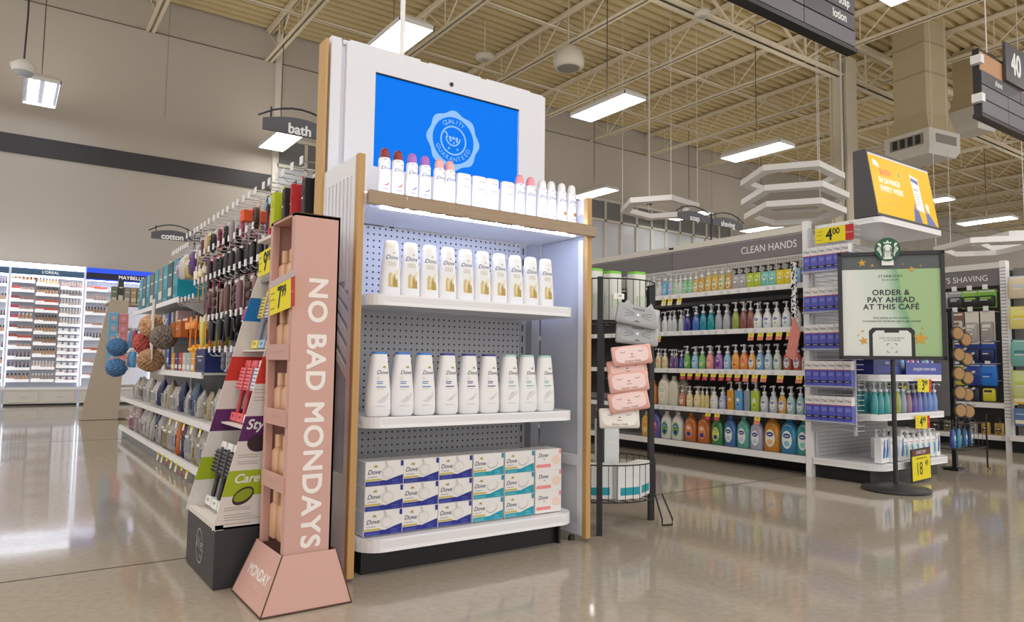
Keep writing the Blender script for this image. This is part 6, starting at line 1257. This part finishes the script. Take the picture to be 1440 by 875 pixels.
for (xa, xb, ya, yb) in ((-w2, w2, h2 - .022, h2), (-w2, w2, -h2, -h2 + .022), (-w2, -w2 + .022, -h2, h2), (w2 - .022, w2, -h2, h2)): b.box(xa, xb, ya, yb, -.012, .012, FRM, Mq)
b.box(-w2 + .01, w2 - .01, -h2 + .01, h2 - .01, -.012, -.004, FRM, Mq); b.build('frame', t)
def poster_mat():
    m = bpy.data.materials.new('m_poster_paper'); m.use_nodes = True; nt = m.node_tree; bs = nt.nodes['Principled BSDF']; tc = nt.nodes.new('ShaderNodeTexCoord'); sp = nt.nodes.new('ShaderNodeSeparateXYZ'); nt.links.new(tc.outputs['UV'], sp.inputs[0])
    nz = nt.nodes.new('ShaderNodeTexNoise'); nz.inputs['Scale'].default_value = .9; nz.inputs['Detail'].default_value = 1; nt.links.new(tc.outputs['UV'], nz.inputs['Vector'])
    a = nt.nodes.new('ShaderNodeMath'); a.operation = 'MULTIPLY_ADD'; nt.links.new(sp.outputs[0], a.inputs[0]); a.inputs[1].default_value = .85; nt.links.new(nz.outputs['Fac'], a.inputs[2])
    rp_ = nt.nodes.new('ShaderNodeValToRGB'); e = rp_.color_ramp.elements; e[0].position = .62; e[0].color = hexc('#e2e6e1'); e[1].position = 1.25; e[1].color = hexc('#a4c38f')
    for p, c in ((.85, '#ccdacd'), (.97, '#7fb287')): q = e.new(min(.999, p)); q.color = hexc(c)
    nt.links.new(a.outputs[0], rp_.inputs['Fac']); nt.links.new(rp_.outputs['Color'], bs.inputs['Base Color']); bs.inputs['Roughness'].default_value = .35; return m
b = MB(); pm = poster_mat(); a_, c_ = w2 - .022, h2 - .022
b.add([(-a_, -c_, .0), (a_, -c_, 0), (a_, c_, 0), (-a_, c_, 0)], [(0, 1, 2, 3)], pm, Mq); ps = b.build('poster', t)
uv = ps.data.uv_layers.new(name='UVMap')
for l, q in zip(uv.data, ((0, 0), (1, 0), (1, 1), (0, 1))): l.uv = q
b = MB(); PT = mat('#2f3335', .6); GD = mat('#d6a23c', .5); D = lambda x, y, z=.001: Mq @ Matrix.Translation((x, y, z))
b.box(-a_, a_, c_ - .085, c_, 0, .0008, mat('#596061', .5), Mq)
b.text('STARBUCKS', D(0, .178), .022, PT, spacing=1.15); b.text('REWARDS', D(0, .155), .015, PT, spacing=1.5)
for tx, y in (('ORDER &', .077), ('PAY AHEAD', .033), ('AT THIS CAF\u00c9', -.010)): b.text(tx, D(0, y), .046, PT, spacing=1.08); b.text(tx, D(0, y, .0011), .046, PT, spacing=1.08, bold=.022)
b.text('Easy pickup at the counter.', D(0, -.075), .018, PT); b.text('Download the Starbucks app to get started', D(0, -.095), .018, PT)
def rr_(x0, x1, y0, y1, z, m): b.add([(x0 + .02, y1, z), (x0, y1 - .02, z), (x0, y0, z), (x1, y0, z), (x1, y1 - .02, z), (x1 - .02, y1, z)], [(0, 1, 2, 3, 4, 5)], m, Mq)
rr_(-.125, .125, -c_, -.135, .0012, PT); rr_(-.105, .105, -c_, -.152, .0016, mat('#e2e8e4', .5)); b.box(-.04, .04, -.165, -.15, .0016, .002, PT, Mq)
b.text('SCAN THE CODE BELOW', D(0, -.198, .002), .012, PT); b.text('TO GET STARTED', D(0, -.212, .002), .012, PT)
for sx in (-1, 1):
    for sy in (-1, 1):
        x, y = sx * .026, -.258 + sy * .026; b.box(min(x, x - sx * .012), max(x, x - sx * .012), y - .0015, y + .0015, .0018, .0022, PT, Mq); b.box(x - .0015, x + .0015, min(y, y - sy * .012), max(y, y - sy * .012), .0018, .0022, PT, Mq)
b.box(-.006, .006, -.259, -.257, .0018, .0022, PT, Mq)
def star(x, y, r, rot=0):
    pts = [(x + (r if k % 2 == 0 else r * .42) * math.cos(rot + PI / 2 + PI * k / 5), y + (r if k % 2 == 0 else r * .42) * math.sin(rot + PI / 2 + PI * k / 5)) for k in range(10)]
    b.add([(px, py, .0024) for px, py in pts] + [(x, y, .0024)], [(k, (k + 1) % 10, 10) for k in range(10)], GD, Mq)
for s in ((-.155, .262, .026, .1), (-.098, .245, .012, 0), (.115, .218, .020, .2), (.165, .238, .007, 0), (.07, .25, .006, .4), (-.155, -.215, .028, .2), (-.16, -.155, .010, 0), (-.185, -.182, .007, .3), (.155, -.2, .043, -.1), (.165, -.14, .008, 0)): star(*s)
b.build('print', ps)
# round emblem clipped on top of the frame
GRN = mat('#12573f', .4); EWH = mat('#e8efe9', .5); b = MB()
Me = Mq @ Matrix.Translation((-.015, h2 + .012, .016)); NE = 40
b.add([(.071 * math.cos(2 * PI * k / NE), .071 * math.sin(2 * PI * k / NE), .004) for k in range(NE)] + [(.071 * math.cos(2 * PI * k / NE), .071 * math.sin(2 * PI * k / NE), -.004) for k in range(NE)], [tuple(range(NE))] + [(k, NE + k, NE + (k + 1) % NE, (k + 1) % NE) for k in range(NE)] + [tuple(reversed(range(NE, 2 * NE)))], GRN, Me)
em = b.build('emblem', t); b = MB()
def ep(pts, m, z=.0048): b.add([(x, y, z) for x, y in pts], [tuple(range(len(pts)))], m, Me)
ep([(.024 * math.cos(a), .004 + .027 * math.sin(a)) for a in [2 * PI * k / 20 for k in range(20)]], EWH)
ep([(-.02, .0), (-.03, -.03), (-.022, -.06), (.022, -.06), (.03, -.03), (.02, .0)], EWH)
ep([(.013 * math.cos(a), .006 + .016 * math.sin(a)) for a in [2 * PI * k / 16 for k in range(16)]], mat('#f4f7f4', .5), .0062)
for s in (-1, 1):
    for k in range(4): ep([(s * (.014 + .004 * k), .015 - .004 * k), (s * (.0155 + .004 * k), .016 - .004 * k), (s * (.020 + .003 * k), -.05 + .004 * k), (s * (.0175 + .003 * k), -.052 + .004 * k)], GRN, .0056)
    ep([(s * .036, -.045), (s * .045, -.02), (s * .060, .0), (s * .052, .018), (s * .040, .012), (s * .036, -.01), (s * .032, -.03)], EWH)
    ep([(s * .036, .012), (s * .056, .034), (s * .046, .042), (s * .036, .032)], EWH)
    for k in range(3): ep([(s * .038, -.028 + .014 * k), (s * .052, -.012 + .014 * k), (s * .053, -.015 + .014 * k), (s * .039, -.031 + .014 * k)], GRN, .0056)
    ep([(s * .003, .008), (s * .009, .009), (s * .009, .0075), (s * .003, .0068)], GRN, .0068)
ep([(-.02, .034), (-.022, .046), (-.010, .042), (0, .056), (.010, .042), (.022, .046), (.02, .034), (0, .038)], EWH)
ep([(-.005, -.002), (0, -.004), (.005, -.002), (0, -.0055)], GRN, .0068); ep([(-.010, -.02), (.010, -.02), (.005, -.045), (-.005, -.045)], mat('#c9d8cf', .5), .0056)
b.build('emblem_figure', em)
b = MB(); b.box(-.033, .033, h2 - .085, h2 - .03, .012, .0135, PAPER, Mq @ Matrix.Translation((-.015, 0, 0))); b.build('card_tab', t)

# ---------------------------------------------------------------- spinner rack with round brushes
t = thing('spinner_rack', 'black spinner rack of round tan brushes between the end-cap and the shaving shelf', 'spinner rack', (5.70, 2.50, 0))
b = MB(); b.box(5.625, 5.655, 2.42, 2.45, 0, 1.15, BLACK); b.box(5.60, 5.70, 2.40, 2.5, 0, .02, BLACK); b.build('post', t)
b = MB(); x0, x1, y0, y1 = 5.52, 5.93, 2.34, 2.62
for z in (.16, .34): b.tube([(x0, y0, z), (x1, y0, z), (x1, y1, z), (x0, y1, z)], .005, BW, 5, closed=True)
for k in range(7): b.tube([(x0 + (x1 - x0) * k / 6, y0, .16), (x0 + (x1 - x0) * k / 6, y0, .34)], .002, BW, 4)
b.tube([(x1, y0, .4), (x1, y0, .01), (x1 + .04, y0, .005)], .006, BW, 5); b.build('basket', t)
b = MB(); b.box(x0 + .02, x1 - .06, 2.52, 2.54, .38, 1.15, mat('#2c2b2e', .5)); b.build('back_board', t)
def mk_round():
    o = root('round_brush'); b = MB(); b.loft([(0, .052, .052), (.012, .052, .052)], mat('#2b2826', .4), 22, FR(0, .0, 0)); b.build('rim', o, False)
    b = MB(); b.loft([(.0121, .043, .043), (.02, .040, .040)], mat('#c39a6a', .8, bump=.8, bscale=160), 20, FR(0, 0, 0)); b.build('bristle_pad', o, False)
    b = MB(); b.tube([(.02, .01, .02), (.12, .06, .045)], .009, mat('#8a8680', .35), 7); b.build('handle', o, False); return o
for k, (x, z) in enumerate(((5.535, .97), (5.66, .93), (5.545, .82), (5.67, .79), (5.535, .685), (5.67, .655), (5.545, .55), (5.66, .535), (5.545, .425), (5.67, .415))):
    put('rnd', mk_round, (x + .01, 2.36, z + .01), f'round tan brush, {ORD[k // 2]} from the top in the {("left","right")[k % 2]} column of the spinner rack', 'brush', 'round brushes on the spinner rack', rz=-.45)
for k, c in enumerate(('#27409a', '#2a8fc0', '#1f4f8a', '#223a6a')): put(('sb', c), mk_pump(c, .055, .2, ('#6fc0e0', '#e6e6ee', c), 'oval', '#20242c'), (5.58 + k * .09, 2.42, .165), f'{("blue","light blue","teal blue","dark blue")[k]} bottle, {nth(k, 4)} in the spinner rack basket', 'bottle', 'bottles in the spinner rack basket')

# ---------------------------------------------------------------- men's shaving gondola
t = MG = thing('gondola_shelf', 'far aisle shelf headed MEN\'S SHAVING with hanging packs', 'store shelf', (7.6, 4, 0)); mx = 7.40; my0, my1 = 2.76, 6.0
b = MB(); b.box(7.68, 7.70, my0, my1, .1, 1.66, mat('#4b4a4e', .5)); b.build('back_panel', t)
b = MB(); b.box(7.52, 7.7, my0, my1, 0, .11, BLACK); b.build('kick_plate', t)
for z, x in ((.125, mx + .05), (.42, mx)): b = MB(); b.box(x, 7.68, my0, my1, z - .014, z, OFFW); b.box(x - .008, x + .004, my0, my1, z - .04, z + .004, WHITE); b.build('shelf', t)
b = MB(); b.box(7.40, 7.412, my0, my1, 1.50, 1.645, mat('#757076', .5)); hb = b.build('sign_band', t)
b = MB(); b.text('MEN\'S SHAVING', LE(7.399, 3.12, 1.572), .078, WHITE, sx=.92); b.build('lettering', hb)
b = MB(); b.box(7.38, 7.45, my0, my1, 1.655, 1.71, OFFW); b.build('top_rail', t)
b = MB(); b.box(7.38, 7.46, my0 - .05, my0, 0, 1.72, WHITE); z = .3
while z < 1.66: b.box(7.376, 7.38, my0 - .05, my0, z, z + .008, mat('#a9a9ae', .5)); z += .03
b.build('upright', t)
b = MB(); b.box(7.36, 7.7, my0 - .5, my0 - .06, .0, .11, BLACK); b.box(7.34, 7.75, my0 - .55, my0 - .05, .115, .14, OFFW); b.box(7.334, 7.342, my0 - .55, my0 - .05, .10, .145, WHITE); b.box(7.55, 7.6, my0 - .6, my0 - .05, .14, 1.66, mat('#7d7a7c', .5)); b.build('end_unit', t)
ms = [[('green', '#7fbf3f', '#2a2c2e', 'razor', .16, .17), ('green', '#8fc94a', '#2a2c2e', 'razor', .16, .17), ('black', '#a9a9ae', '#36373a', 'razor', .14, .16), ('grey', '#dfe0e4', '#a4a6ac', 'razor', .15, .16), ('white', '#e9e9ee', '#c4c6cc', 'blister', .14, .16)],
      [('white striped', '#e8e6de', '#a6a4a2', 'razor', .12, .30), ('white striped', '#e8e6de', '#b0aeac', 'razor', .12, .30), ('brown', '#8a6a5a', '#c9c7c4', 'blister', .13, .24), ('tan', '#b48a5a', '#cfcdca', 'blister', .13, .24)],
      [('blue', '#2b4fae', '#26305a', 'blister', .13, .20), ('navy', '#24387f', '#202a50', 'blister', .13, .20), ('navy', '#2a3c94', '#c4a48f', 'blister', .13, .20), ('dark', '#2b2f4a', '#44486a', 'blister', .12, .2)],
      [('bright blue', '#1f62d0', '#2a7fe6', 'pouch', .14, .20), ('blue', '#2450b0', '#24409a', 'pouch', .14, .20), ('royal blue', '#2448a8', '#d4d84a', 'pouch', .13, .20), ('blue', '#2a52b0', '#1f3a8f', 'pouch', .13, .2)],
      [('navy', '#252f52', '#e0dc3a', 'blister', .12, .19), ('dark', '#1f2233', '#33384f', 'blister', .12, .19), ('dark', '#23263a', '#e6d83a', 'blister', .12, .19), ('navy', '#22294a', '#c8cc40', 'blister', .12, .19)]]
for r, (row, z) in enumerate(zip(ms, (1.47, 1.27, .99, .78, .62))):
    dy = .132
    for k, (cn_, cc, ci, shp, w, h) in enumerate((row * 3)[:9]):
        nm = {'razor': 'razor pack', 'blister': 'blister pack', 'pouch': 'pouch'}[shp]
        hang(('c', cc, ci, shp, w, h), mk_card(cc, ci, shp, w, h), 7.43, 2.86 + k * dy + .03, z, f'{cn_} {nm}, {ORD[k]} from the white upright, {ORD[r]} MEN\'S SHAVING row', 'shaving pack', 'shaving packs')
        b = MB(); y = 2.86 + k * dy + .03; b.tube([(7.68, y, z + .004), (7.40, y, z + .004)], .003, HK, 4); b.box(7.397, 7.40, y - .022, y + .022, z + .0, z + .045, HP); b.build('peg_hook', MG)
for k, c in enumerate(('#b8963f', '#c8a03a', '#a9a49a', '#6a5a50', '#8a7a60', '#4a4a52')):
    put(('mj', c), mk_pump(c, .07, .16, ('#2a2a2c', '#e0d8c0', c), 'box', '#26262a'), (7.52, 2.86 + k * .11, .1255), f'{("gold","gold","silver","brown","khaki","dark")[k]} grooming bottle, {ORD[k]} from the white upright on the lowest MEN\'S SHAVING shelf', 'bottle', 'grooming bottles', rz=LEFTROT)
pu = [('blue and cream', '#c4d4e4', '#dccfb4', .20), ('yellow', '#e6dc4a', '#ece48a', .20), ('teal and pink', '#4a8f9a', '#7fc0bc', .24), ('lime', '#c4dc6a', '#d4e29a', .24)]
for k, ((cn_, cc, ci, h), z) in enumerate(zip(pu, (1.56, 1.29, 1.0, .725))):
    hang(('c', cc, ci, 'pouch', .19, h), mk_card(cc, ci, 'pouch', .19, h), 7.32, 2.575, z, f'{cn_} pouch, {ORD[k]} from the top right beside the shaving shelf', 'pouch', 'pouches right of the shaving shelf')
pv = [('peach', '#e6d4c4', '#e0a890', .20), ('orange', '#e0853a', '#d96a2a', .20), ('pink', '#d88a9a', '#e6a8b0', .24), ('red', '#d9503f', '#e07a6a', .24)]
for k, ((cn_, cc, ci, h), z) in enumerate(zip(pv, (1.56, 1.29, 1.0, .725))):
    hang(('c', cc, ci, 'pouch', .19, h), mk_card(cc, ci, 'pouch', .19, h), 7.32, 2.33, z, f'{cn_} pouch, {ORD[k]} from the top at the right picture edge', 'pouch', 'pouches at the right edge')
for k, (c, nm, z, y) in enumerate((('#e2c84a', 'yellow', .43, 2.6), ('#dfc03a', 'yellow', .43, 2.46), ('#e6cc4a', 'yellow', .43, 2.33), ('#5f7fb4', 'blue', .24, 2.6), ('#e2c83a', 'golden', .24, 2.46), ('#dcc03a', 'golden', .24, 2.33))):
    put(('bar', c), mk_box(c, '#f0ead0', .12, .1, .15), (7.30, y, z), f'{nm} bagged pack, {ORD[k % 3]} from the white upright in the {("upper","lower")[k // 3]} row near the floor', 'bagged pack', 'yellow and blue packs near the floor', rz=LEFTROT)
